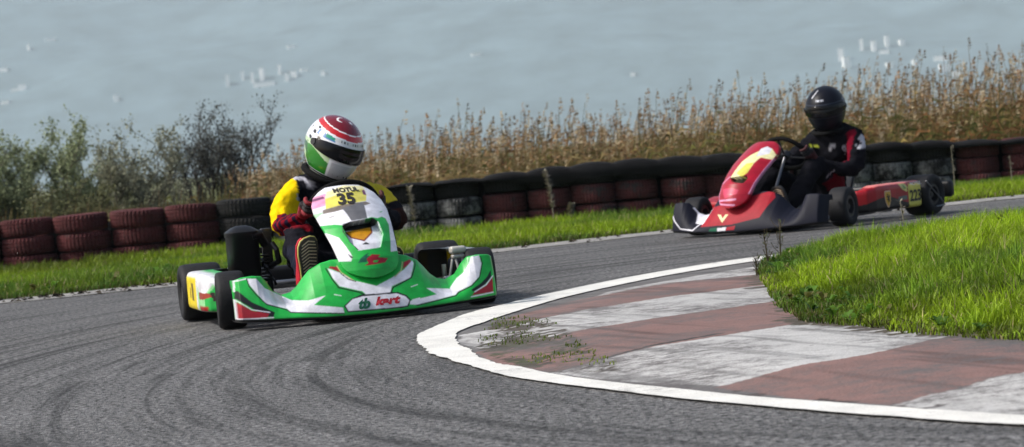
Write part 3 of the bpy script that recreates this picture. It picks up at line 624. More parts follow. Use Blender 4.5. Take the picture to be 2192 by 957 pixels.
# tufts and litter in the joint by the line
tx = []; 
for _ in range(3500):
    q = (nr.uniform(-.25, .6), nr.uniform(8.6, 12.6))
    if inpoly(np.array([q[0]]), np.array([q[1]]), DIRT)[0] and fbm(np.array([q[0]*4]), np.array([q[1]*3]), 31)[0] > .49: tx.append(q)
tx = np.array(tx); blades('moss', tx, np.full(len(tx), .024), nr.uniform(.004, .014, len(tx)), .005, gcol(tx)*.6+OL*.5, label='moss and small tufts growing on the cracked apron by the white line')
# dead leaves and crumbs of soil along the far road edge
lx = nr.uniform(-5.5, 5.5, 260); lx = np.where(nr.rand(260) < .5, nr.uniform(-4, -2, 260), lx); ly = yedge(lx)-np.abs(nr.normal(.05, .28, 260)); V = []; Fs = []
for a, b_ in zip(lx, ly):
    s_ = nr.uniform(.008, .035); t_ = nr.uniform(0, 6.28); k = len(V)
    V += [(a+s_*math.cos(t_), b_+s_*math.sin(t_), .010), (a+s_*.6*math.cos(t_+1.6), b_+s_*.6*math.sin(t_+1.6), .014+s_*.4), (a-s_*math.cos(t_), b_-s_*math.sin(t_), .010), (a-s_*.6*math.cos(t_+1.6), b_-s_*.6*math.sin(t_+1.6), .012)]; Fs += [(k, k+1, k+2), (k, k+2, k+3)]
tag(fast_mesh('leaf_litter', np.array(V), np.array(Fs), mat('dead leaf', (.035,.026,.015), .9)), 'dark dead leaves and crumbs along the far edge of the track', kind='stuff')
# single weeds and dry stalks
def stalk_weed(base, h, kind, lab, seed):
    rn = random.Random(seed); b = MB(); t = empty('dry_weed', base); tag(t, lab, 'weed')
    lean = rn.uniform(-.12, .12); st = [(lean*h*k*k, 0, h*k) for k in np.linspace(0, 1, 8)]
    b.tube(st, [.004*(1-.7*k)+.001 for k in np.linspace(0, 1, 8)], 5)
    if kind == 'twig':
        for _ in range(9):
            k = rn.uniform(.2, .95); L = h*rn.uniform(.15, .4); a = rn.uniform(0, 6.28); p = Vector((lean*h*k*k, 0, h*k))
            b.tube([p, p+Vector((math.cos(a)*L*.5, math.sin(a)*L*.5, L*.55)), p+Vector((math.cos(a)*L*.7, math.sin(a)*L*.7, L))], .0015, 4)
    m = mat('dry stem', {'twig':(.06,.045,.02),'spike':(.30,.27,.20),'stem':(.2,.18,.13)}[kind], .9)
    b.build('stem', m, t, smooth=0)
    l = MB()
    for _ in range({'twig':26,'spike':240,'stem':30}[kind]):
        k = rn.uniform(.35 if kind != 'twig' else .3, 1); a = rn.uniform(0, 6.28); L = {'twig':.02,'spike':.035,'stem':.02}[kind]*rn.uniform(.5, 1.3); r0 = {'twig':.07*h,'spike':.006,'stem':.01}[kind]
        p = Vector((lean*h*k*k+math.cos(a)*r0*rn.random(), math.sin(a)*r0*rn.random(), h*k)); q = p+Vector((math.cos(a)*L, math.sin(a)*L, L*rn.uniform(-.3, .9))); n = Vector((-math.sin(a), math.cos(a), .3))*L*.25
        l.add([p, q+n*0, p.lerp(q, .5)+n, p.lerp(q, .5)-n], [(0, 2, 1, 3)])
    l.build('leaf_cluster', m if kind != 'twig' else mat('weed leaf', (.05,.06,.015), .8), t, smooth=0)
def gpt(px, py, z=0):
    d = fwv*F + rr_*(px-1096) - uu_*(py-478.5); t = (z-CAMH)/d.z; return Vector((0,0,CAMH))+d*t
p = px_at(1187, 480, 28.3); stalk_weed((p.x, 28.3, -.09), .56, 'spike', 'tall pale dry flower spike standing in front of the tyre wall', 1)
p = px_at(1222, 480, 28.4); stalk_weed((p.x, 28.4, -.09), .22, 'spike', 'short grey weed leaning beside the tall dry spike', 2)
p = px_at(888, 470, 28.5); stalk_weed((p.x, 28.5, -.09), .52, 'spike', 'yellowish dry weed against the grey tyres right of the driver', 3)
p = gpt(1645, 575, .02); stalk_weed((p.x, p.y, .02), .17, 'twig', 'thin dark twiggy weed at the left tip of the island grass', 4)
p = gpt(1625, 592, .02); stalk_weed((p.x-.01, p.y, .02), .09, 'twig', 'small leafy sprig at the corner of the island by the kerb stripes', 5)
p = gpt(1672, 560, .02); stalk_weed((p.x, p.y, .02), .20, 'twig', 'tallest bare twig at the left tip of the island grass', 6)
p = gpt(2150, 520, .05); stalk_weed((p.x, p.y, .05), .14, 'twig', 'dark leafy weed rising from the island grass at the right edge', 7)
p = gpt(1940, 520, .05); stalk_weed((p.x, p.y, .05), .22, 'stem', 'pale bent stalk on the island in front of the rear tyre of the red kart', 8)
for k, (px, hh, lb) in enumerate([(2045,.42,'long pale stalk leaning by the black rear bumper of the red kart'),(2168,.30,'pale grass stalk before the red tyres at the right edge')]):
    p = px_at(px, 410, 24.6); stalk_weed((p.x, 24.6, float(gz(p.x, 24.6))), hh, 'stem', lb, 11+k)
# ================================================================ reeds
def reeds():
    V = []; Fs = []; C = []
    HT = [(-9,.55),(-4,.58),(-2.9,.92),(-1.5,1.08),(0,1.22),(1.5,1.12),(3.5,1.28),(5,1.30),(6.2,1.32),(7,1.34),(14,1.4)]
    xs_ = [p[0] for p in HT]; hs_ = [p[1] for p in HT]
    plume = [np.array(srgb(188,170,138)), np.array(srgb(152,130,96)), np.array(srgb(112,88,58)), np.array(srgb(160,126,88))]
    leafc = [np.array(srgb(172,152,104)), np.array(srgb(150,132,78)), np.array(srgb(112,112,58)), np.array(srgb(150,108,68)), np.array(srgb(92,100,50)), np.array(srgb(180,132,74))]
    def tri(a, b, c, col):
        k = len(V); V.extend((a, b, c)); Fs.append((k, k+1, k+2)); C.extend((col, col, col))
    for i in range(8500):
        Y = 30.2 + 11*nr.rand()**1.4; X = nr.uniform(-8.6, 9.8)*Y/36; xe = X*36/Y
        pz = fbm(np.array([X*.8+30]), np.array([Y*.5]), 55)[0]
        top = .71+(np.interp(xe, xs_, hs_)-.71)*Y/36; q = nr.rand(); tall = q > .80
        f = (nr.uniform(.86, 1.06) if q > .93 else nr.uniform(.72, .92)) if tall else nr.uniform(.45, .80)
        clump = .74+.46*fbm(np.array([X*1.6+7]), np.array([Y*.7+3]), 57)[0]
        H = (top+.12)*f*clump; z0 = -.12; ln = nr.normal(.09, .10); w = .0032
        patch = fbm(np.array([X*.6+90]), np.array([Y*.4+9]), 58)[0]
        lc = leafc[int(np.clip(patch*7.5-1.2+nr.normal(0, .8), 0, 5))]*nr.uniform(.5, 1.05)
        bx = lambda t: X+ln*H*t*t
        if nr.rand() < .55 or tall:
            for t0, t1 in ((0,.5),(.5,1)):
                k = len(V); V.extend(((bx(t0)-w, Y, z0+H*t0), (bx(t0)+w, Y, z0+H*t0), (bx(t1)+w*.6, Y, z0+H*t1), (bx(t1)-w*.6, Y, z0+H*t1))); C.extend([lc]*4); Fs.append((k, k+1, k+2)); Fs.append((k, k+2, k+3))
        for _ in range(8):
            t = nr.uniform(.05, .62); a = nr.uniform(0, 6.28); L = H*nr.uniform(.16, .34); px_, pz_ = bx(t), z0+H*t; dx = math.cos(a)*L*.8+.06; dy = math.sin(a)*L*.5; up = nr.uniform(-.1, .9)*L; ww = nr.uniform(.008, .017)
            c1 = lc*nr.uniform(.7, 1.3)
            k = len(V); mx, my, mz = px_+dx*.5, Y+dy*.5, pz_+up*.65+L*.12
            V.extend(((px_, Y, pz_), (mx, my, mz+ww), (mx, my, mz-ww), (px_+dx, Y+dy, pz_+up*.7))); C.extend([c1]*4); Fs.append((k, k+1, k+2)); Fs.append((k+1, k+3, k+2))
        if xe > -3.4 and (tall or nr.rand() < .85):
            pc = plume[rnd.randrange(4)]*nr.uniform(.6, 1.5); PL = nr.uniform(.09, .19)
            for _ in range(19):
                t = nr.rand(); px_, pz_ = bx(1)+ln*PL*t, z0+H-PL*.4+PL*t; s_ = (1-t*.6); a = nr.uniform(-.5, 1.4); L = PL*.34*s_; dy = nr.uniform(-.4, .4)*L
                tri((px_, Y, pz_), (px_+L*math.sin(a)+.01, Y+dy, pz_+L*math.cos(a)*.6), (px_+L*math.sin(a)*.6, Y+dy, pz_+L*math.cos(a)*.6-.016), pc*nr.uniform(.75, 1.2))
    o = fast_mesh('reeds', np.array(V), np.array(Fs), M['foliage'], np.array(C)); tag(o, 'dense bed of dry brown reeds with feathery plumes behind the tyre wall', kind='stuff')
reeds()
# dry brush hiding the foot of the reeds and shrubs
x = nr.uniform(-9, 10, 42000); Y_ = 30.3+6*nr.rand(42000); cb = np.where((fbm(x*1.2+3, Y_*.5, 77) < .5)[:, None], np.array((.055,.065,.022)), np.array((.15,.115,.055)))*nr.uniform(.5, 1.4, (42000, 1))
hh = nr.uniform(.22, .62, 42000)*np.interp(x, [-9,-3.5,-2,0,9], [1.05,1.05,1.1,1.1,1.15])
blades('dry_grass', np.stack([x, Y_], 1), np.full(42000, -.12), hh, .016, cb, lean=.3, label='tangled dry grass and undergrowth behind the tyre wall', mtl=M['foliage'])
# ================================================================ shrubs
def shrub(base, h, spread, lab, seed, stems=5, leafcol=(.06,.075,.035), nl=7000, up=.8, lsize=.032, barkc=(.10,.085,.06)):
    rn = random.Random(seed); h *= .86; t = empty('shrub', base); tag(t, lab, 'shrub', 'shrubs behind the tyre wall'); b = MB(); tips = []
    def grow(p, d, L, r, lev):
        pts = [p]; q = p; dd = d.copy()
        for _ in range(4):
            dd = (dd+Vector((rn.gauss(0, .13), rn.gauss(0, .13), rn.gauss(.04, .08)))).normalized(); q = q+dd*L/4; pts.append(q)
        b.tube(pts, [r*(1-.55*k/4) for k in range(5)], 5, cap=False)
        if lev >= 1:
            for pp in pts[1:]: tips.append((pp, dd, L))
        if lev < 3:
            for _ in range(rn.randint(3, 5) if lev < 2 else rn.randint(2, 4)):
                k = rn.randint(1, 4); s_ = Vector((rn.gauss(0, 1), rn.gauss(0, .8), rn.gauss(0, .5)+up*.5)).normalized()
                grow(pts[k], (dd*(.75+.5*(spread < .4))+s_*.8).normalized(), L*rn.uniform(.45, .72), r*.5, lev+1)
    for s_ in range(stems):
        a = rn.uniform(0, 6.28); e = rn.uniform(.1, 1)*spread/h; grow(Vector((math.cos(a)*.08, math.sin(a)*.08, 0)), Vector((math.cos(a)*e, math.sin(a)*e, 1)).normalized(), h*rn.uniform(.45, .62), .018, 0)
    b.build('branch', mat('bark', barkc, .9), t, smooth=0)
    V = []; Fs = []; C = []; lc = np.array(leafcol)
    zm = max(p[0].z for p in tips)
    for _ in range(nl):
        p, d, L = tips[rn.randrange(len(tips))]; g_ = .032
        c_ = p+Vector((rn.gauss(0, g_), rn.gauss(0, g_), rn.gauss(0, g_))); s_ = lsize*rn.uniform(.5, 1.4); a = Vector((rn.gauss(0,1), rn.gauss(0,1), rn.gauss(.4,1))).normalized()*s_; n_ = Vector((rn.gauss(0,1), rn.gauss(0,1), rn.gauss(0,1))).normalized().cross(a)*.38
        k = len(V); V.extend((c_-a*.5, c_+n_, c_+a*.6, c_-n_)); Fs.append((k, k+1, k+2)); Fs.append((k, k+2, k+3)); cl = lc*rn.uniform(.5, 1.5); C.extend([cl]*4)
    o = fast_mesh('foliage', np.array([tuple(v) for v in V]), np.array(Fs), M['foliage'], np.array(C)); o.parent = t
    return t
G1 = (.27,.31,.17); G2 = (.26,.265,.18)
shrub((-6.3, 35.5, -.12), 1.85, 1.2, 'dense grey-green shrub at the far left edge behind the tyres', 21, 7, G1, 20000)
shrub((-5.35, 35.8, -.12), 1.85, 1.0, 'rounded grey-green shrub second from the left behind the tyres', 22, 6, G1, 16000)
shrub((-4.65, 35.2, -.12), 1.65, .9, 'loose airy shrub third from the left with gaps of sky', 23, 5, G2, 10000)
shrub((-4.15, 36.2, -.12), 1.30, .9, 'low sparse twiggy shrub in the gap between the taller shrubs', 24, 4, (.12,.13,.08), 3600)
shrub((-3.78, 36, -.12), 1.98, .22, 'tall dark upright shrub with two bushy tops', 25, 6, (.10,.105,.092), 6000, 1.6, .03, (.04,.035,.03))
shrub((-3.30, 36.2, -.12), 1.78, .20, 'dark upright shrub just right of the tallest dark shrub', 26, 5, (.105,.11,.097), 5000, 1.5, .03, (.04,.035,.03))
shrub((-2.6, 35.2, -.12), 1.1, .7, 'low green-brown shrub just left of the white and red helmet', 27, 4, (.15,.13,.07), 3800)
shrub((-5.0, 33.4, -.12), 1.05, 1.0, 'low bushy shrub in front of the loose airy one', 28, 5, (.13,.135,.06), 6000)
# ================================================================ karts
def fairing(kart, base, items, under=(.02,.02,.02), m='paint'):
    U = []
    for u in np.linspace(-1, 1, 521):
        a = abs(u)
        if a <= .96: U.append((u/.96*.580, 0))
        else:
            k = (a-.96)/.04; U.append((math.copysign(.580+.022*math.sin(k*math.pi/2), u), .10*k**1.6))
    rows = [('u', .14, -.012), ('u', .05, -.018), ('u', .012, -.012), ('u', .002, -.005)] + [('t', t, 0) for t in np.linspace(0, 1, 90)] + [('e', .008, .004), ('e', .02, .002), ('e', .026, -.008), ('e', .027, -.035)]
    P = []; X = []; Zc = []; fl = []
    for x, wy in U:
        col = []
        for k, a1, a2 in rows:
            if k == 'u': p = fair_pt(x, 0); q = (p[0], p[1]+a1+wy, p[2]+a2)
            elif k == 't': p = fair_pt(x, a1); q = (p[0], p[1]+wy, p[2])
            else: p = fair_pt(x, 1); q = (p[0], p[1]+a1+wy, p[2]+a2)
            # bumper lip: a shallow step half way up the lower edge
            col.append(q); X.append(q[0]); Zc.append(q[2]); fl.append(k == 'u' or (k == 'e' and a2 < -.02))
        P.append(col)
    X = np.array(X); Zc = np.array(Zc); c = paint(X, Zc, base, items); c[np.array(fl)] = under
    o = grid_mesh('front_fairing', P, M[m], kart, c)
    return o
def nose_panel(kart, base, items, scoop, adj=()):
    """scoop: outline polygon (x,z) of the opening pushed into the panel"""
    P = []; X = []; Zc = []; fl = []
    sc = np.array(scoop); zmin, zmax = sc[:, 1].min(), sc[:, 1].max()
    for s in np.linspace(0, 1, 260):
        row = []
        for w in np.linspace(-1, 1, 171):
            row.append(panel_pt(s, w, *adj)); X.append(row[-1][0]); Zc.append(row[-1][2])
        P.append(row)
    A = np.array(P); X = np.array(X); Zc = np.array(Zc)
    ins = inpoly(X, Zc, scoop).reshape(A.shape[:2])
    dep = np.where(ins, .012 + .05*np.clip((A[..., 2]-zmin)/(zmax-zmin), 0, 1)**1.5, 0)
    c = paint(X, Zc, base, items).reshape(A.shape)
    A[..., 1] += dep; A[..., 2] -= dep*.35
    # flange round the rim
    L1 = A[:, :1] + np.array([-.001, .02, -.004]); L2 = A[:, :1] + np.array([.012, .048, -.008])
    R1 = A[:, -1:] + np.array([.001, .02, -.004]); R2 = A[:, -1:] + np.array([-.012, .048, -.008])
    A2 = np.concatenate([L2, L1, A, R1, R2], axis=1); c2 = np.concatenate([c[:, :1]]*2+[c]+[c[:, -1:]]*2, axis=1)
    top = A2[-1:] + np.array([0, .02, -.006]); top2 = A2[-1:] + np.array([0, .03, -.03])
    A2 = np.concatenate([A2, top, top2], axis=0); c2 = np.concatenate([c2, c2[-1:], c2[-1:]], axis=0)
    o = grid_mesh('nose_panel', A2, M['paint'], kart, c2, flip=True)
    return o
def kart_wheel(kart, x, y, r, w, steer=0., side=1, rim='chrome'):
    rimr = .066
    hub = MB()
    rp = [(-w*.42, rimr*.80), (-w*.42, rimr+.006), (-w*.36, rimr+.004), (-w*.3, rimr-.008), (w*.3, rimr-.008), (w*.36, rimr+.004), (w*.42, rimr+.006), (w*.42, rimr*.80), (w*.2, rimr*.72), (w*.12, .03), (w*.12, .012), (-w*.12, .012), (-w*.12, .03), (-w*.2, rimr*.72)]
    hub.lathe(rp, 28)
    hub.lathe([(-w*.34, .001), (-w*.34, .018), (w*.34, .018), (w*.34, .001)], 14, closed=False)
    for k in range(5):
        a = k*2*math.pi/5; hub.tube([(w*.22*side, .02*math.cos(a), .02*math.sin(a)), (w*.2*side, rimr*.85*math.cos(a), rimr*.85*math.sin(a))], .007, 6)
    o = hub.build('wheel', M[rim], kart, loc=(x, y, r), rot=(0, 0, steer))
    h = w/2
    tp = [(-h*.78, rimr), (-h*.93, rimr+.015), (-h, r*.72), (-h*.985, r*.86), (-h*.9, r*.955), (-h*.7, r*.99), (-h*.3, r), (h*.3, r), (h*.7, r*.99), (h*.9, r*.955), (h*.985, r*.86), (h, r*.72), (h*.93, rimr+.015), (h*.78, rimr), (h*.6, rimr-.002), (-h*.6, rimr-.002)]
    t = MB().lathe(tp, 56).build('tyre', M['rubber'], o, smooth=60)
    return o
def front_map(yf, off=.004):
    return lambda cx, cz: (lambda u, v: (cx+u, yf(cx+u, cz+v)-off, cz+v))
def side_pod(kart, side, painter, z0=.07, z1=.25, lab=None):
    """rounded box pod; outline seen from above, section rounded"""
    top = [(.47,-.365),(.53,-.372),(.60,-.36),(.655,-.32),(.682,-.25),(.69,-.15),(.69,.0),(.69,.15),(.69,.28),(.685,.345),(.66,.37),(.60,.375),(.52,.375),(.47,.36)]
    # resample outline
    pts = [Vector((p[0], p[1], 0)) for p in top]; L = [0]
    for a, b in zip(pts[:-1], pts[1:]): L.append(L[-1]+(b-a).length)
    n = 170; out = []
    for i in range(n):
        s = L[-1]*i/(n-1); k = max(j for j in range(len(L)-1) if L[j] <= s+1e-9); t = (s-L[k])/(L[k+1]-L[k]); out.append(pts[k].lerp(pts[k+1], t))
    cx = Vector((.56, 0, 0)); P = []
    zz = [(.0,.72),(.02,.9),(.06,.975),(.14,1)]+[(t, 1.) for t in np.linspace(.2,.78,30)]+[(.86,.992),(.93,.96),(.975,.9),(1.,.80),(1.0,.6),(1.,.3),(1.,.02)]
    for p in out:
        col = []
        for t, k in zz:
            drop = .03*max(0, (-p.y-.2)/.17)**1.5
            q = Vector((cx.x+(p.x-cx.x)*k, p.y*(1-(1-k)*.25), z0+(z1-drop-z0)*t)); col.append((q.x*side, q.y, q.z))
        P.append(col)
    A = np.array(P); o = grid_mesh('side_pod', A, M['paint'], kart, painter(A.reshape(-1, 3)), flip=(side > 0))
    if lab: o['label'] = lab
    return o
def seat(kart):
    P = []
    for i, u in enumerate(np.linspace(-1, 1, 41)):       # across
        col = []
        for t in np.linspace(0, 1, 30):                   # from front lip, under, up the back
            y = -.06+.36*min(1, t*1.8) + (.10*max(0, t-.55)/.45)
            z = .085 + .03*math.cos(min(1, t*1.8)*math.pi) + (.27*max(0, t-.5)/.5)**1.
            wide = .17 + .03*t
            zz = z + (abs(u)**3)*(.17*math.sin(min(1, t*1.35)*math.pi*.55)) * (1-.5*t)
            col.append((u*wide*(1-.12*(abs(u)**4)), y-.03*abs(u)**2*t, zz))
        P.append(col)
    o = grid_mesh('seat', P, M['seat'], kart); md = o.modifiers.new('th', 'SOLIDIFY'); md.thickness = .01
    rim = MB().tube([P[0][j] for j in range(30)]+[P[i][29] for i in range(1, 41)]+[P[40][j] for j in range(28, -1, -1)], .007, 8)
    rim.build('seat_rim', M['seat'], o)
    return o
def steering_wheel(kart, c=(.02,-.27,.50), r=.155, tilt=50):
    T = Matrix.Translation(c) @ Matrix.Rotation(R(-tilt), 4, 'X')
    # flat-top rim in plane normal +z before tilt, front = -y
    ring = []
    for k in range(48):
        a = 2*math.pi*k/48; ring.append(T @ Vector((r*math.cos(a), -r*math.sin(a)*(.93 if math.sin(a) > 0 else .8), 0)))
    w = MB().tube(ring, .0155, 12, closed=True).build('steering_wheel', M['blackmatt'], kart)
    sp = MB()
    for a in (200, 340, 90):
        sp.tube([T @ Vector((.02*math.cos(R(a)), -.02*math.sin(R(a)), -.02)), T @ Vector((r*math.cos(R(a)), -r*math.sin(R(a))*.9, 0))], .008, 6)
    sp.lathe([(-.03,.001),(-.03,.03),(.01,.035),(.012,.001)], 16, T, axis='Z', closed=False)
    sp.build('spoke', M['darksteel'], w)
    MB().tube([T @ Vector((0,0,-.03)), (c[0]*.5, -.56, .10)], .010, 10).build('steering_column', M['steel'], kart)
    return w, T, r
def chassis(kart):
    f = MB()
    for s in (-1, 1):
        f.tube([(s*.24,-.80,.055),(s*.26,-.62,.05),(s*.33,-.45,.05),(s*.31,-.1,.05),(s*.30,.3,.055),(s*.27,.62,.08)], .016, 10)
        f.tube([(s*.33,-.45,.05),(s*.42,-.52,.09)], .016, 8)
        f.tube([(s*.31,-.25,.06),(s*.50,-.28,.10),(s*.60,-.2,.11),(s*.62,.1,.11),(s*.6,.3,.10),(s*.3,.28,.07)], .011, 8)
        f.tube([(s*.18,-.70,.06),(s*.17,-.78,.14),(s*.12,-.80,.2)], .009, 8)
    for y in (-.68, -.3, .12, .6): f.tube([(-.29,y,.052),(.29,y,.052)], .014, 8)
    f.tube([(-.24,-.8,.055),(0,-.83,.055),(.24,-.8,.055)], .014, 8)
    f.build('frame_tube', M['steel'], kart)
    MB().box((0,-.42,.038), (.50,.66,.004), bev=0).build('floor_tray', M['darksteel'], kart)
    MB().tube([(-.66,.525,.14),(.66,.525,.14)], .02, 16).build('rear_axle', M['steel'], kart)
    for s in (-1, 1):
        k = MB(); k.tube([(s*.42,-.525,.045),(s*.42,-.525,.20)], .011, 8); k.tube([(s*.41,-.525,.13),(s*.52,-.525,.13)], .012, 8)
        k.tube([(s*.42,-.5,.10),(s*.30,-.42,.10),(.03*s,-.5,.11)], .006, 8); k.box((s*.43,-.525,.12), (.035,.05,.05), bev=.006)
        k.build('steering_knuckle', M['chrome'], kart)
        p = MB(); p.tube([(s*.14,-.60,.05),(s*.15,-.66,.20)], .006, 8); p.box((s*.16,-.665,.205), (.07,.012,.05), bev=.003); p.build('pedal', M['chrome'], kart)
    rb = MB(); rb.box((0,.80,.165), (1.36,.075,.115), bev=.025); rb.tube([(-.3,.62,.08),(-.3,.78,.14)], .012, 8); rb.tube([(.3,.62,.08),(.3,.78,.14)], .012, 8)
    rb.build('rear_bumper', M['blackplastic'], kart)
def engine(kart, sx=-1, airbox=True):
    e = MB()
    e.box((sx*.36,.20,.13), (.13,.20,.12), bev=.015)
    for k in range(7): e.box((sx*.36,.15,.20+k*.017), (.115,.12,.007), bev=.002)
    e.lathe([(.31,.001),(.31,.03),(.34,.03),(.345,.001)], 14, Matrix.Translation((sx*.36,.15,0)), axis='Z', closed=False)
    e.tube([(sx*.30,.10,.25),(sx*.27,.02,.27),(sx*.285,-.02,.33),(sx*.30,.0,.36)], .014, 10)
    e.tube([(sx*.40,.2,.2),(sx*.46,.32,.2),(sx*.44,.5,.22),(sx*.38,.68,.22)], .034, 12)
    for k in range(5): e.tube([(sx*(.29+.02*k),.06,.16+.03*k),(sx*(.30+.015*k),.03,.18+.032*k),(sx*(.31+.015*k),.06,.2+.03*k)], .007, 6)
    e.build('engine', M['darksteel'], kart)
    if airbox:
        T = Matrix.Translation((sx*.435,.05,0))
        a = MB(); sec = [(.20,.9),(.21,1),(.40,1.0),(.405,1.06),(.425,1.06),(.432,.95),(.448,.6),(.455,.3),(.456,.02)]
        n = 44; vs = []; fs = []
        for z, k in sec:
            for j in range(n):
                t = 2*math.pi*j/n; c, s_ = math.cos(t), math.sin(t); e_ = .55
                vs.append(T @ Vector((.076*k*math.copysign(abs(c)**e_, c), .085*k*math.copysign(abs(s_)**e_, s_), z)))
        for i in range(len(sec)-1):
            for j in range(n): fs.append((i*n+j, i*n+(j+1) % n, (i+1)*n+(j+1) % n, (i+1)*n+j))
        fs.append(tuple(range(n))); a.add(vs, fs); o = a.build('airbox', M['blackplastic'], kart, smooth=50)
        MB().tube([(sx*.40,-.02,.40),(sx*.36,-.01,.41),(sx*.33,.05,.36)], .022, 10).build('intake_pipe', M['blackplastic'], o)
        r = MB(); r.box((sx*.30,.19,.33), (.05,.04,.20), bev=.006); 
        for k in range(9): r.box((sx*.30,.168,.25+k*.02), (.044,.003,.004))
        r.build('radiator', M['darksteel'], kart)
def mk_kart(loc, rz, lab, k1):
    kt = empty('racing_kart', loc, rz); tag(kt, lab, 'racing kart', 'karts on the track')
    chassis(kt); seat(kt); engine(kt, -1 if k1 else -1, True)
    for s in (-1, 1):
        kart_wheel(kt, s*.585, -.525, .132, .132, R(-5 if k1 else 9), s, 'chrome' if k1 else 'darksteel')
        kart_wheel(kt, s*.60, .525, .141, .205, 0, s, 'chrome' if k1 else 'darksteel')
    return kt
# ---------------------------------------------------------------- green kart
K1 = mk_kart((-.859, 13.91, .002), R(12.7), 'green and white racing kart with yellow number plate 35, in the foreground', True)
f1 = fairing(K1, PAL['green'], LIV1F)
SC1 = [(-.071,.425),(-.033,.441),(.069,.448),(.095,.433),(.104,.377),(.074,.32),(-.027,.314),(-.058,.352)]
p1 = nose_panel(K1, PAL['green'], [('p','white',[(-.3,.45),(.3,.455),(.3,.7),(-.3,.7)])]+LIV1P, SC1, (-.006,.93,0.,.034))
fm = front_map(fair_y); pm = front_map(lambda x, z: panel_y(x/.93, z), .006)
text_mesh('lettering', 'tb', .062, fm(-.045,.073), M['letgreen'], f1, bold=.003, shear=.35)
text_mesh('lettering', 'kart', .048, fm(.063,.078), M['letred'], f1, bold=.0025, shear=.3, sx=1.35)
text_mesh('lettering', '35', .066, pm(-.018,.545), M['lettering'], p1, bold=.003, shear=.1, sx=1.25, cuts=True)
text_mesh('lettering', 'MOTUL', .026, pm(.0,.5865), M['lettering'], p1, bold=.001, sx=1.35, cuts=True)
def pod1(side):
    def f(A):
        c = np.tile(np.array(srgb(222,222,226)), (len(A), 1)); x = abs(A[:, 0]); y = A[:, 1]; z = A[:, 2]
        s = np.where(y < -.2, x, .69+(y+.2)*.8)
        out_ = x > .6; s = np.where(out_, s, .5); c[(s > .79) & (z < .225)] = srgb(240,215,20); c[(s > .88) & (s < .94) & (z > .12) & (z < .20)] = srgb(120,95,10); c[(s > .97) & (s < 1.0) & (z > .13) & (z < .18)] = srgb(150,120,10); s = s-.09
        g = (s < .655) & (z < .165+.03*np.sin(s*60)); c[g] = srgb(150,215,150)
        g = (s < .585) & (z < .15+(.585-s)*.9); c[g] = (.02,.42,.07)
        g = (s > .575) & (s < .63) & (z < .10); c[g] = srgb(170,35,35)
        g = inpoly(s, z, [(.625,.168),(.55,.158),(.548,.148),(.565,.142),(.60,.13),(.625,.135)]); c[g] = srgb(150,60,45)
        g = inpoly(s, z, [(.565,.165),(.545,.165),(.535,.13),(.55,.12)]); c[g] = srgb(50,40,40)
        c[(z < .077)] = srgb(110,105,90); c[np.abs(x-.48) < .012] = srgb(70,65,60)
        c[(x < .55) & (y > -.33)] = .02
        return c
    return f
side_pod(K1, -1, pod1(-1), lab='side pod in white, yellow and green film'); side_pod(K1, 1, lambda A: np.where((A[:, :1] > .62) & (A[:, 2:] > .1), pod1(1)(A), .012))
w1, TW1, rw1 = steering_wheel(K1, (.015,-.275,.505), .16)
b = MB(); b.box((.49,-.53,.262), (.075,.06,.035), bev=.012); b.box((.49,-.53,.232), (.06,.05,.018), bev=.006)
b.tube([(.475,-.54,.23),(.487,-.57,.13)], .007, 8); b.tube([(.51,-.54,.23),(.497,-.57,.13)], .007, 8); b.tube([(.46,-.54,.22),(.43,-.57,.12)], .006, 8)
b.build('brake_master_cylinder', M['alloy'], K1)
ft = MB(); ft.box((.0,-.42,.16), (.2,.2,.2), bev=.03); ft.build('fuel_tank', M['blackplastic'], K1)
# ---------------------------------------------------------------- red kart
K2 = mk_kart((2.075, 20.115, .002), R(-38), 'red and dark blue racing kart with plate 223, farther back on the track', False)
f2 = fairing(K2, (.004,.005,.014), LIV2F, m='dullpaint')
X_ = None
SC2 = [(-.237,.385),(-.105,.388),(-.10,.375),(-.13,.345),(-.215,.352)]
SC2 = [(-.15,.40),(.02,.405),(.03,.385),(-.01,.345),(-.13,.35)]
p2 = nose_panel(K2, (.36,.004,.02), LIV2P, LIV2P_SLOT, (-.045,.84,-.04,0.))
def pod2(A):
    c = np.tile(np.array((.36,.006,.012)), (len(A), 1)); y = A[:, 1]; z = A[:, 2]
    c[(z < .135+.03*np.cos(y*9+1.2))] = (.008,.006,.006)
    c[inpoly(y, z, [(.02,.26),(.10,.26),(.16,.215),(.15,.18),(.09,.2)])] = srgb(215,205,120)
    c[inpoly(y, z, [(.09,.235),(.12,.23),(.14,.205),(.11,.205)])] = srgb(110,150,80)
    c[inpoly(y, z, [(.03,.155),(.15,.158),(.15,.13),(.03,.127)])] = srgb(95,110,105)
    c[(z > .238)] = srgb(225,120,110)
    c[(y > .165) & (z < .27)] = srgb(115,30,30); c[(y > .17) & (z < .225)] = PAL['yellow']*1.1
    return c
def pod2b(A):
    return np.tile(np.array((.36,.006,.012)), (len(A), 1))
sp2 = side_pod(K2, 1, pod2, lab='red side pod with crest and plate 223'); side_pod(K2, -1, pod2b)
sm = lambda cy, cz: (lambda u, v: (.6935, cy+u, cz+v))
text_mesh('lettering', '223', .105, sm(.258,.147), M['lettering'], sp2, bold=.003, sx=1.0)
text_mesh('lettering', 'MOTUL', .030, sm(.265,.232), M['letwhite'], sp2, bold=.001, sx=1.5)
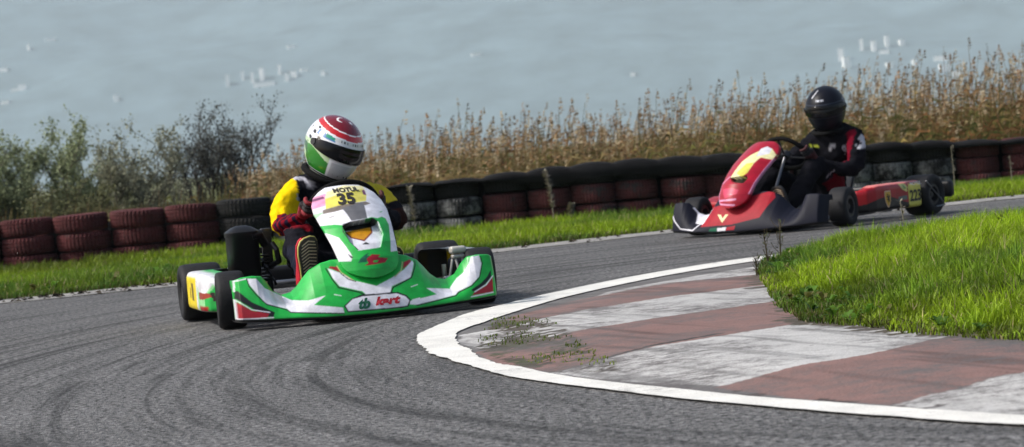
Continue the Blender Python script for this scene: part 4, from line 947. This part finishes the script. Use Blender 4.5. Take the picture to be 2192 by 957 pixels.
# crest: yellow shield with a small rearing horse silhouette
shield = [(-.032,.045),(.032,.045),(.036,.02),(.030,-.02),(.012,-.05),(0,-.06),(-.012,-.05),(-.030,-.02),(-.036,.02)]
def flat(name, pl, cy, cz, x, m, par):
    vs = [(x, cy+u, cz+v) for u, v in pl]+[(x+.0015, cy+u, cz+v) for u, v in pl]; n = len(pl)
    b = MB(); b.add(vs, [tuple(range(n)), tuple(range(n, 2*n))]+[(i, (i+1) % n, n+(i+1) % n, n+i) for i in range(n)]); return b.build(name, m, par, smooth=0)
M['crestpale'] = mat('crest border', srgb(225,190,160), .5); M['crestyellow'] = mat('crest yellow', srgb(215,170,60), .5)
flat('crest', [(u*1.15, v*1.12) for u, v in shield], -.115, .155, .6915, M['crestpale'], sp2)
cr = flat('crest', [(u*.95, v*.95) for u, v in shield], -.115, .155, .6935, M['crestyellow'], sp2)
horse = [(-.004,-.035),(.0,-.033),(.003,-.02),(.008,-.014),(.014,-.03),(.018,-.028),(.014,-.01),(.014,.0),(.02,.008),(.022,.02),(.017,.018),(.014,.01),(.006,.006),(.0,.014),(.0,.022),(-.006,.028),(-.014,.02),(-.008,.016),(-.010,.006),(-.018,.012),(-.022,.004),(-.018,.005),(-.008,-.002),(-.004,-.012),(-.014,-.008),(-.016,-.016),(-.012,-.015),(-.002,-.02)]
flat('horse_emblem', horse, -.115, .158, .696, M['lettering'], sp2)
w2, TW2, rw2 = steering_wheel(K2, (.015,-.275,.505), .16)
# torn side-pod end strap trailing beside the rear wheel
MB().tube([(.70,.40,.24),(.72,.56,.10),(.71,.62,.06),(.71,.50,.055)], .005, 6).build('tie_rod', M['steel'], K2)
# ================================================================ drivers
def skin(name, nodes, edges, root=None, sub=2):
    """nodes {key:((x,y,z), r or (rx,ry))} -> mesh grown along the skeleton"""
    keys = list(nodes); me = bpy.data.meshes.new(name)
    me.from_pydata([nodes[k][0] for k in keys], [(keys.index(a), keys.index(b)) for a, b in edges], [])
    o = bpy.data.objects.new(name, me); COL.objects.link(o)
    md = o.modifiers.new('skin', 'SKIN'); md.use_smooth_shade = True; md.branch_smoothing = .6
    sv = me.skin_vertices[0].data
    for i, k in enumerate(keys):
        r = nodes[k][1]; sv[i].radius = r if isinstance(r, tuple) else (r, r); sv[i].use_root = (k == root)
    s_ = o.modifiers.new('sub', 'SUBSURF'); s_.levels = sub; s_.render_levels = sub
    dg = bpy.context.evaluated_depsgraph_get(); dg.update()
    m2 = bpy.data.meshes.new_from_object(o.evaluated_get(dg)); bpy.data.objects.remove(o); bpy.data.meshes.remove(me); m2.name = name
    return m2
def glove(parent, wrist, T, r, ang, cols, side, label=None):
    """five-fingered hand closed round the wheel rim at angle ang (degrees); T wheel matrix, r rim radius"""
    wrist = Vector(wrist)
    rim = lambda a: T @ Vector((r*math.cos(R(a)), -r*math.sin(R(a))*.93, 0))
    c = rim(ang); tan = (rim(ang+4)-rim(ang-4)).normalized(); rad = (c-T.translation).normalized(); nrm = rad.cross(tan).normalized()
    if nrm.dot(wrist-c) < 0: nrm = -nrm                      # towards the driver
    palm = c + nrm*.030 + rad*.012
    parts = []
    nd = {'w':(tuple(wrist), .034), 'p0':(tuple(wrist.lerp(palm, .55)), (.038,.026)), 'p1':(tuple(palm), (.042,.022))}; ed = [('w','p0'),('p0','p1')]
    parts.append(skin('hand', nd, ed, 'p0', 2))
    up = tan*(1 if side > 0 else -1)
    for i, (off, ln) in enumerate(((.033,.92),(.011,1.),(-.011,.94),(-.032,.78))):   # four fingers curling over the rim
        b0 = palm + tan*off + rad*.010 - nrm*.002; L = .030*ln
        p1 = c + tan*off*1.05 + rad*(.031) + nrm*.006; p2 = c + tan*off*1.05 + rad*.024 - nrm*.022*ln; p3 = c + tan*off*1.03 - rad*.004 - nrm*.028*ln; p4 = c+tan*off - rad*.020*ln - nrm*.016
        nd = {0:(tuple(b0), .0125), 1:(tuple(p1), .0118), 2:(tuple(p2), .011), 3:(tuple(p3), .010), 4:(tuple(p4), .0085)}
        parts.append(skin('finger', nd, [(0,1),(1,2),(2,3),(3,4)], 0, 1))
    b0 = wrist.lerp(palm, .7) - rad*.015 + up*.02; nd = {0:(tuple(b0), .014), 1:(tuple(c - rad*.028 + nrm*.022 + up*.028), .0125), 2:(tuple(c - rad*.030 - nrm*.002 + up*.036), .0105)}
    parts.append(skin('thumb', nd, [(0,1),(1,2)], 0, 1))
    bm = bmesh.new()
    for p in parts: bm.from_mesh(p); bpy.data.meshes.remove(p)
    me = bpy.data.meshes.new('glove'); bm.to_mesh(me); bm.free(); me.materials.append(M['glove']); me.shade_smooth()
    n = len(me.vertices); co_ = np.zeros(n*3); me.vertices.foreach_get('co', co_); co_ = co_.reshape(-1, 3)
    d = ((co_-np.array(c)) @ np.array(tan)); cc = np.tile(np.array(cols[0]), (n, 1)); cc[np.abs(d) > .022] = cols[1]
    dw = np.linalg.norm(co_-np.array(wrist), axis=1); cc[dw < .035] = cols[2]
    set_col(me, cc); o = bpy.data.objects.new('glove', me); COL.objects.link(o); o.parent = parent
    if label: o['label'] = label
    return o
def driver(kt, N, colf, lab):
    E_ = [('pel','sp1'),('sp1','sp2'),('sp2','ch'),('ch','nk'),('nk','hd'),('ch','shA'),('shA','upA'),('upA','elA'),('elA','foA'),('foA','wrA'),('ch','shB'),('shB','upB'),('upB','elB'),('elB','foB'),('foB','wrB'),
          ('pel','hpA'),('hpA','thA'),('thA','knA'),('knA','caA'),('caA','anA'),('pel','hpB'),('hpB','thB'),('thB','knB'),('knB','caB'),('caB','anB')]
    me = skin('person', N, E_, 'pel', 3); n = len(me.vertices); co_ = np.zeros(n*3); me.vertices.foreach_get('co', co_); co_ = co_.reshape(-1, 3)
    nrm = np.zeros(n*3); me.vertices.foreach_get('normal', nrm); nrm = nrm.reshape(-1, 3)
    # creases of loose cloth
    f_ = fbm(co_[:, 0]*14+co_[:, 2]*9+20, co_[:, 2]*16-co_[:, 1]*12+30, 5, 3)-.5
    f_ = f_*.026+.020*(fbm(co_[:, 0]*30+co_[:, 1]*22+20, co_[:, 2]*60-co_[:, 0]*25+30, 8, 2)-.5)
    co2 = co_ + nrm*f_[:, None]; me.vertices.foreach_set('co', co2.ravel()); me.update()
    set_col(me, colf(co_)); me.materials.append(M['cloth']); me.shade_smooth()
    o = bpy.data.objects.new('person', me); COL.objects.link(o); o.location = kt.location; o.rotation_euler = kt.rotation_euler
    tag(o, lab, 'person'); return o
def seg_d(P, a, b):
    a = np.array(a); b = np.array(b); d = b-a; t = np.clip((P-a) @ d/(d @ d), 0, 1); return np.linalg.norm(P-a-t[:, None]*d, axis=1), t
def helmet(parent, c, yaw, pitch, roll, colf, size=1., visor_lift=0., peak=False):
    """shell in its own frame: face = -y, right of the picture = +x"""
    T = Matrix.Translation(c) @ Matrix.Rotation(yaw, 4, 'Z') @ Matrix.Rotation(roll, 4, 'Y') @ Matrix.Rotation(pitch, 4, 'X') @ Matrix.Scale(size, 4)
    def srf(az, el_, off=0):
        x = math.cos(el_)*math.sin(az); y = -math.cos(el_)*math.cos(az); z = math.sin(el_)
        fr = max(0, math.cos(az))
        rx = .125+off; ry = .150+off; rz = (.138 if el_ > 0 else .138+.022*min(1, -el_/.5))+off
        k = 1.
        if el_ < .1: 
            t = min(1, (.1-el_)/.9); k = 1+.13*t*fr**2 + .03*t; rx *= 1-.10*t
        zz = z*rz
        if zz < -.146: zz = -.146-(zz+.146)*-.12
        return Vector((x*rx*k, y*ry*k + (.012 if y > 0 else 0)*math.sin(max(0, y)*3), zz))
    P = []; AZ = []; EL = []
    for az in np.linspace(-math.pi, math.pi, 181):
        row = []
        for el_ in np.linspace(-1.25, math.pi/2, 120): row.append(tuple(T @ srf(az, el_))); AZ.append(math.degrees(az)); EL.append(math.degrees(el_))
        P.append(row)
    o = grid_mesh('helmet', P, M['helmetpaint'], parent, colf(np.array(AZ), np.array(EL)), flip=True)
    if peak: o.data.materials[0] = M['helmetblack']
    # visor: dark shield over the eye opening, standing proud with hinge discs
    P = []
    for az in np.linspace(R(-84), R(84), 60):
        row = []; e0, e1 = R(-11+visor_lift), R(17+visor_lift); w = abs(az)/R(84); e0 += R(8)*w**3; e1 -= R(8)*w**3
        for el_ in np.linspace(e0, e1, 24): row.append(tuple(T @ srf(az, el_, .0045)))
        P.append(row)
    v = grid_mesh('visor', P, M['visor'], o, flip=True); md = v.modifiers.new('t', 'SOLIDIFY'); md.thickness = .0025; md.offset = 1
    for s_ in (-1, 1):
        h = MB(); q = srf(R(82)*s_, R(3), .006)
        h.lathe([(-.004,.001),(-.004,.016),(.004,.014),(.005,.001)], 18, T @ Matrix.Translation(q) @ Matrix.Rotation(R(8)*-s_, 4, 'Z'), closed=False)
        h.build('visor_hinge', M['darksteel'], v)
    g = MB(); 
    for s_ in (-1, 1):
        for az0 in (9, 22):
            pts = [T @ srf(R(s_*az0+k), R(-38), .0015) for k in np.linspace(R(-5), R(5), 5)]; g.tube(pts, .0045, 6)
    for s_ in (-1, 1): pass
    g.build('vent_slot', M['blackmatt'], o)
    # padded neck roll under the shell
    m2 = MB().tube([T @ Vector((.095*math.cos(a), .115*math.sin(a)-.01, -.138)) for a in np.linspace(0, 2*math.pi, 30)[:-1]], .016, 10, closed=True); m2.build('neck_roll', M['blackmatt'], o)
    if False:
        pk = MB(); vs = []
        for az in np.linspace(R(-60), R(60), 21):
            a = srf(az, R(24), .003); b_ = srf(az, R(21), .035+.015*math.cos(az)); vs += [T @ a, T @ b_]
        pk.add(vs, [(2*i, 2*i+1, 2*i+3, 2*i+2) for i in range(20)]); q = pk.build('peak', M['blackplastic'], o); md = q.modifiers.new('t', 'SOLIDIFY'); md.thickness = .004
    return o
def boot(parent, heel, toe, up, cols, w=.048):
    """boot from heel to toe; sole faces away from up"""
    heel = Vector(heel); toe = Vector(toe); f = (toe-heel); L = f.length; f.normalize(); up = Vector(up); up = (up-f*up.dot(f)).normalized(); s_ = f.cross(up)
    T = Matrix((f, s_, up)).transposed().to_4x4(); T.translation = heel
    P = []; 
    secs = [(-.10,.50,.55),(-.07,.80,.8),(.0,.92,1.),(.2,.86,1.0),(.45,.92,.72),(.7,1.06,.52),(.88,1.0,.42),(.98,.75,.34),(1.02,.35,.25)]
    for t, kw, kh in secs:
        row = []
        for j in range(24):
            a = 2*math.pi*j/24; cx, sx_ = math.cos(a), math.sin(a); row.append(tuple(T @ Vector((t*L, cx*w*kw, (.055*kh if sx_ > 0 else .012)*sx_+.0))))
        row.append(row[0]); P.append(row)
    A = np.array(P); c = np.tile(np.array(cols[0]), (A.shape[0]*A.shape[1], 1))
    o = grid_mesh('boot', A, M['glove'], parent, c)
    b = MB(); sh = [(t*L, kw*w*1.04) for t, kw, _ in secs]; poly_ = [(x, y) for x, y in sh]+[(x, -y) for x, y in sh[::-1]]; n = len(poly_)
    b.add([T @ Vector((x, y, -.010)) for x, y in poly_]+[T @ Vector((x, y, -.020)) for x, y in poly_], [tuple(range(n)), tuple(range(2*n-1, n-1, -1))]+[(i, (i+1) % n, n+(i+1) % n, n+i) for i in range(n)])
    so_ = b.build('sole', mat('boot sole', (.05,.035,.028), .8), o, smooth=0)
    tr = MB()
    for k in np.linspace(.06, .92, 13):
        ww = np.interp(k, [s[0] for s in secs], [s[1] for s in secs])*w*.8
        tr.tube([T @ Vector((k*L-.008, -ww, -.021)), T @ Vector((k*L+.006, 0, -.022)), T @ Vector((k*L-.008, ww, -.021))], .0028, 5)
    tr.build('tread', mat('sole tread', srgb(205,180,150), .7), so_, smooth=0)
    e = MB(); e.tube([T @ Vector((x, y, -.014)) for x, y in poly_], .0045, 6, closed=True); e.build('sole_edge', mat('sole edge', cols[1], .6), so_)
    return o
# ---- green kart driver
j1 = {'pel':((0,.20,.19),(.145,.11)),'sp1':((.005,.25,.30),(.125,.10)),'sp2':((.01,.23,.40),(.125,.105)),'ch':((.025,.18,.51),(.13,.105)),'nk':((.015,.12,.65),(.13,.11)),'hd':((.05,.10,.68),(.075,.075)),
 'shA':((-.145,.13,.60),.082),'upA':((-.205,.09,.54),.080),'elA':((-.25,.00,.435),.066),'foA':((-.22,-.12,.445),.048),'wrA':((-.17,-.21,.475),.036),
 'shB':((.215,.11,.56),.078),'upB':((.27,.07,.495),.066),'elB':((.315,-.01,.41),.056),'foB':((.25,-.13,.43),.046),'wrB':((.195,-.215,.47),.036),
 'hpA':((-.10,.12,.18),.10),'thA':((-.17,-.02,.30),.088),'knA':((-.20,-.22,.395),.072),'caA':((-.215,-.38,.29),.062),'anA':((-.225,-.53,.185),.046),
 'hpB':((.10,.12,.18),.10),'thB':((.17,-.02,.29),.088),'knB':((.19,-.22,.38),.072),'caB':((.175,-.38,.27),.062),'anB':((.165,-.53,.165),.046)}
def col1(P):
    c = np.tile(np.array((.008,.008,.012)), (len(P), 1)); n_ = fbm(P[:, 0]*26+40, P[:, 2]*24+P[:, 1]*10+40, 15, 2)
    dU, tU = seg_d(P, j1['shA'][0], j1['elA'][0]); dF, tF = seg_d(P, j1['elA'][0], j1['wrA'][0])
    k = (dU < .10) & (P[:, 0] < -.145) & (dU < dF+.03) & (P[:, 2] > .385); c[k] = srgb(232,196,8)
    k2 = (dF < .09) & (tF > .10) & (P[:, 0] < -.14) & (P[:, 2] < .50) & (P[:, 1] < -.03); c[k2] = srgb(120,12,28)
    k3 = k2 & (np.sin(tF*30) > .1); c[k3] = srgb(28,20,40)
    dB, tB = seg_d(P, j1['shB'][0], j1['elB'][0]); k = (dB < .10) & (P[:, 0] > .165) & (P[:, 2] > .505); c[k] = srgb(205,185,50)
    k = (dB < .09) & (P[:, 0] > .2) & (P[:, 2] < .47); c[k] = srgb(45,22,16)
    k = (np.abs(P[:, 0]+.115) < .035) & (P[:, 2] > .42) & (P[:, 2] < .66) & (n_ > .54); c[k] = srgb(170,170,180)
    k = (P[:, 1] < -.1) & (P[:, 2] < .34); c[k] = (.012,.014,.026)
    return c
D1 = driver(K1, j1, col1, 'person crouched in the green kart, black and yellow suit, white and red helmet')
def hcol1(az, el_):
    c = np.tile(np.array(srgb(232,234,238)), (len(az), 1)); a = np.abs(az)
    # lower side: greens, then a pale rim
    g = (az < -38) & (el_ < 4+ (az+90)*.10) & (el_ > -46-.1*az); c[g] = srgb(190,212,170)
    g = (az < -40) & (az > -105) & (el_ < -14+8*np.sin(R(1)*az*3)) & (el_ > -46); c[g] = srgb(45,125,40)
    g = (az < -100) & (el_ < -6) & (el_ > -20+8*np.sin(R(1)*az*5)); c[g] = srgb(40,90,40)
    g = (a < 34) & (el_ < -17); c[g] = srgb(205,207,210)
    g = (el_ < -52); c[g] = srgb(190,195,190); c[(el_ < -48) & (el_ > -52)] = srgb(20,20,24)
    # black ornament on the side, blue flash above the visor hinge
    q = (az < -62) & (az > -112) & (el_ > -4) & (el_ < 34) & (np.sin(az*.22+el_*.18)*np.cos(el_*.26-az*.08) > .45); c[q] = srgb(18,18,22)
    q = (az > -88) & (az < -40) & (el_ > 18+(az+88)*.02) & (el_ < 30-(az+88)*.12); c[q] = srgb(80,125,180)
    q = (az > -62) & (az < -28) & (el_ > 21) & (el_ < 29-(az+62)*.12); c[q] = srgb(40,150,120)
    q = (a < 42) & (el_ > 21) & (el_ < 28); c[q] = srgb(215,218,215)
    q = (a < 40) & (el_ > 22.5) & (el_ < 26.5) & (np.sin(az*.9) > .1) & (np.sin(az*.23) > -.6); c[q] = srgb(40,40,46)
    # red crown with a white ring
    lim = 30 + 12*(1-np.cos(R(1)*az))/2
    q = el_ > lim; c[q] = srgb(196,26,28)
    q = (el_ > lim+11); c[q] = srgb(245,240,240)
    q = (el_ > lim+13.5); c[q] = srgb(120,10,26)
    x = (90-el_)*np.sin(R(1)*az); y = (90-el_)*np.cos(R(1)*az)
    # crescent and star on the crown
    r1 = np.hypot(x+14, y-8); r2 = np.hypot(x+11.5, y-9.5); c[(r1 < 9) & (r2 > 7.8)] = srgb(250,248,248)
    sx_, sy_ = x-5, y-17; rr = np.hypot(sx_, sy_); th = np.arctan2(sy_, sx_)
    star = rr < 5.2*(.42+.58*np.abs(np.cos(2.5*th))**3); c[star] = srgb(250,248,248)
    return c
helmet(D1, (.055,.075,.795), R(24), R(24), R(15), hcol1, 1.07, 0)
RED_ = (srgb(25,10,14), srgb(130,12,26), srgb(150,14,30))
glove(D1, j1['wrA'][0], TW1, rw1, 172, RED_, 1); glove(D1, j1['wrB'][0], TW1, rw1, 8, (srgb(22,16,16), srgb(70,16,18), srgb(60,14,14)), -1)
boot(D1, (-.232,-.580,.175), (-.238,-.640,.385), (-.62,.8,.2), (srgb(190,14,40), srgb(215,195,110)), .058)
boot(D1, (.165,-.575,.12), (.16,-.655,.31), (0,1,.25), (srgb(190,14,40), srgb(215,195,110)), .045)
# ---- red kart driver
j2 = {'pel':((.03,.22,.19),(.145,.11)),'sp1':((.06,.27,.30),(.13,.105)),'sp2':((.09,.25,.40),(.14,.11)),'ch':((.12,.21,.49),(.155,.115)),'nk':((.125,.16,.655),(.15,.12)),'hd':((.125,.14,.68),(.075,.075)),
 'shA':((-.05,.14,.595),.088),'upA':((-.09,.07,.50),.068),'elA':((-.16,-.05,.42),.056),'foA':((-.17,-.14,.44),.046),'wrA':((-.16,-.22,.49),.035),
 'shB':((.31,.17,.59),.092),'upB':((.345,.12,.47),.072),'elB':((.36,.03,.36),.06),'foB':((.28,-.10,.385),.05),'wrB':((.205,-.205,.44),.036),
 'hpA':((-.09,.12,.19),.10),'thA':((-.13,-.02,.28),.088),'knA':((-.17,-.22,.37),.07),'caA':((-.17,-.38,.26),.06),'anA':((-.16,-.53,.15),.045),
 'hpB':((.14,.12,.19),.105),'thB':((.20,-.02,.31),.098),'knB':((.19,-.20,.425),.085),'caB':((.19,-.38,.28),.065),'anB':((.17,-.53,.15),.046)}
def col2(P):
    c = np.tile(np.array((.006,.006,.009)), (len(P), 1)); n_ = fbm(P[:, 0]*30+40, P[:, 2]*40+P[:, 1]*10+40, 25, 2)
    dU, tU = seg_d(P, j2['shB'][0], j2['elB'][0]); s_ = P[:, 0]*.79+P[:, 1]*.6
    k = (dU < .105) & (P[:, 2] > .36) & (P[:, 1] < .15) & (P[:, 0] > .27) & (P[:, 0] < .335); c[k] = srgb(105,10,32)
    k = (P[:, 1] < .14) & (P[:, 0] > .228) & (P[:, 0] < .272) & (P[:, 2] > .375) & (P[:, 2] < .53) & (P[:, 1] > .05) & (np.sin(P[:, 2]*190+P[:, 0]*30) > -.45); c[k] = srgb(175,175,182)
    k = (P[:, 1] < .12) & (P[:, 0] > .13) & (P[:, 0] < .20) & (np.abs(P[:, 2]-.53-(P[:, 0]-.16)*.15) < .012) & (np.sin(P[:, 0]*420) > -.4); c[k] = srgb(185,185,190)
    k = (P[:, 1] < .14) & (P[:, 0] > -.03) & (P[:, 0] < .05) & (np.abs(P[:, 2]-.545) < .011) & (np.sin(P[:, 0]*300) > -.3); c[k] = srgb(170,180,60)
    k = (dU < .11) & (P[:, 0] > .36) & (P[:, 2] > .50) & (n_ > .45); c[k] = srgb(190,190,195)
    dT, tT = seg_d(P, j2['hpB'][0], j2['knB'][0]); k = (dT < .125) & (tT > .1) & (tT < .72) & (P[:, 0] > .20) & (P[:, 2] < .36); c[k] = srgb(110,8,26)
    k = (dT < .125) & (np.abs(tT-.80) < .016) & (P[:, 2] > .33); c[k] = srgb(175,165,172)
    return c
D2 = driver(K2, j2, col2, 'person upright in the red kart, black suit with dark red and white sleeve, black helmet')
def hcol2(az, el_):
    c = np.tile(np.array((.006,.007,.012)), (len(az), 1))
    c[(np.abs(az+6) < 16) & (np.abs(el_-31) < 2.4) & (np.sin(az*1.3) > -.5)] = srgb(200,205,215)
    q = (np.abs(az+30-(el_-55)*.5) < 2.2) & (el_ > 38) & (el_ < 66); c[q] = srgb(225,228,235)
    q = (az > 80) & (az < 105) & (el_ > 12) & (el_ < 26) & (np.sin(az*.6+el_) > .55); c[q] = srgb(170,170,180)
    c[(np.abs(el_-19.5) < .7) & (np.abs(az) < 86)] = srgb(70,75,90); c[(np.abs(el_+14) < .6) & (np.abs(az) < 80)] = srgb(50,54,66)
    q = (az > 95) & (el_ < -8) & (el_ > -50); c[q] = srgb(45,4,18)
    return c
h2 = helmet(D2, (.115,.125,.80), R(22), R(10), R(-2), hcol2, 1.12, -1, peak=True)
GB = (srgb(22,20,24), srgb(60,12,18), srgb(20,20,24))
glove(D2, j2['wrA'][0], TW2, rw2, 165, (srgb(110,10,28), srgb(60,8,16), srgb(30,10,14)), 1, 'dark red glove'); glove(D2, j2['wrB'][0], TW2, rw2, 5, GB, -1)
boot(D2, (-.16,-.575,.115), (-.16,-.655,.30), (0,1,.25), (srgb(25,25,28), srgb(60,60,60)), .045); boot(D2, (.17,-.575,.115), (.165,-.655,.30), (0,1,.25), (srgb(25,25,28), srgb(60,60,60)), .045)
bpy.context.view_layer.update()
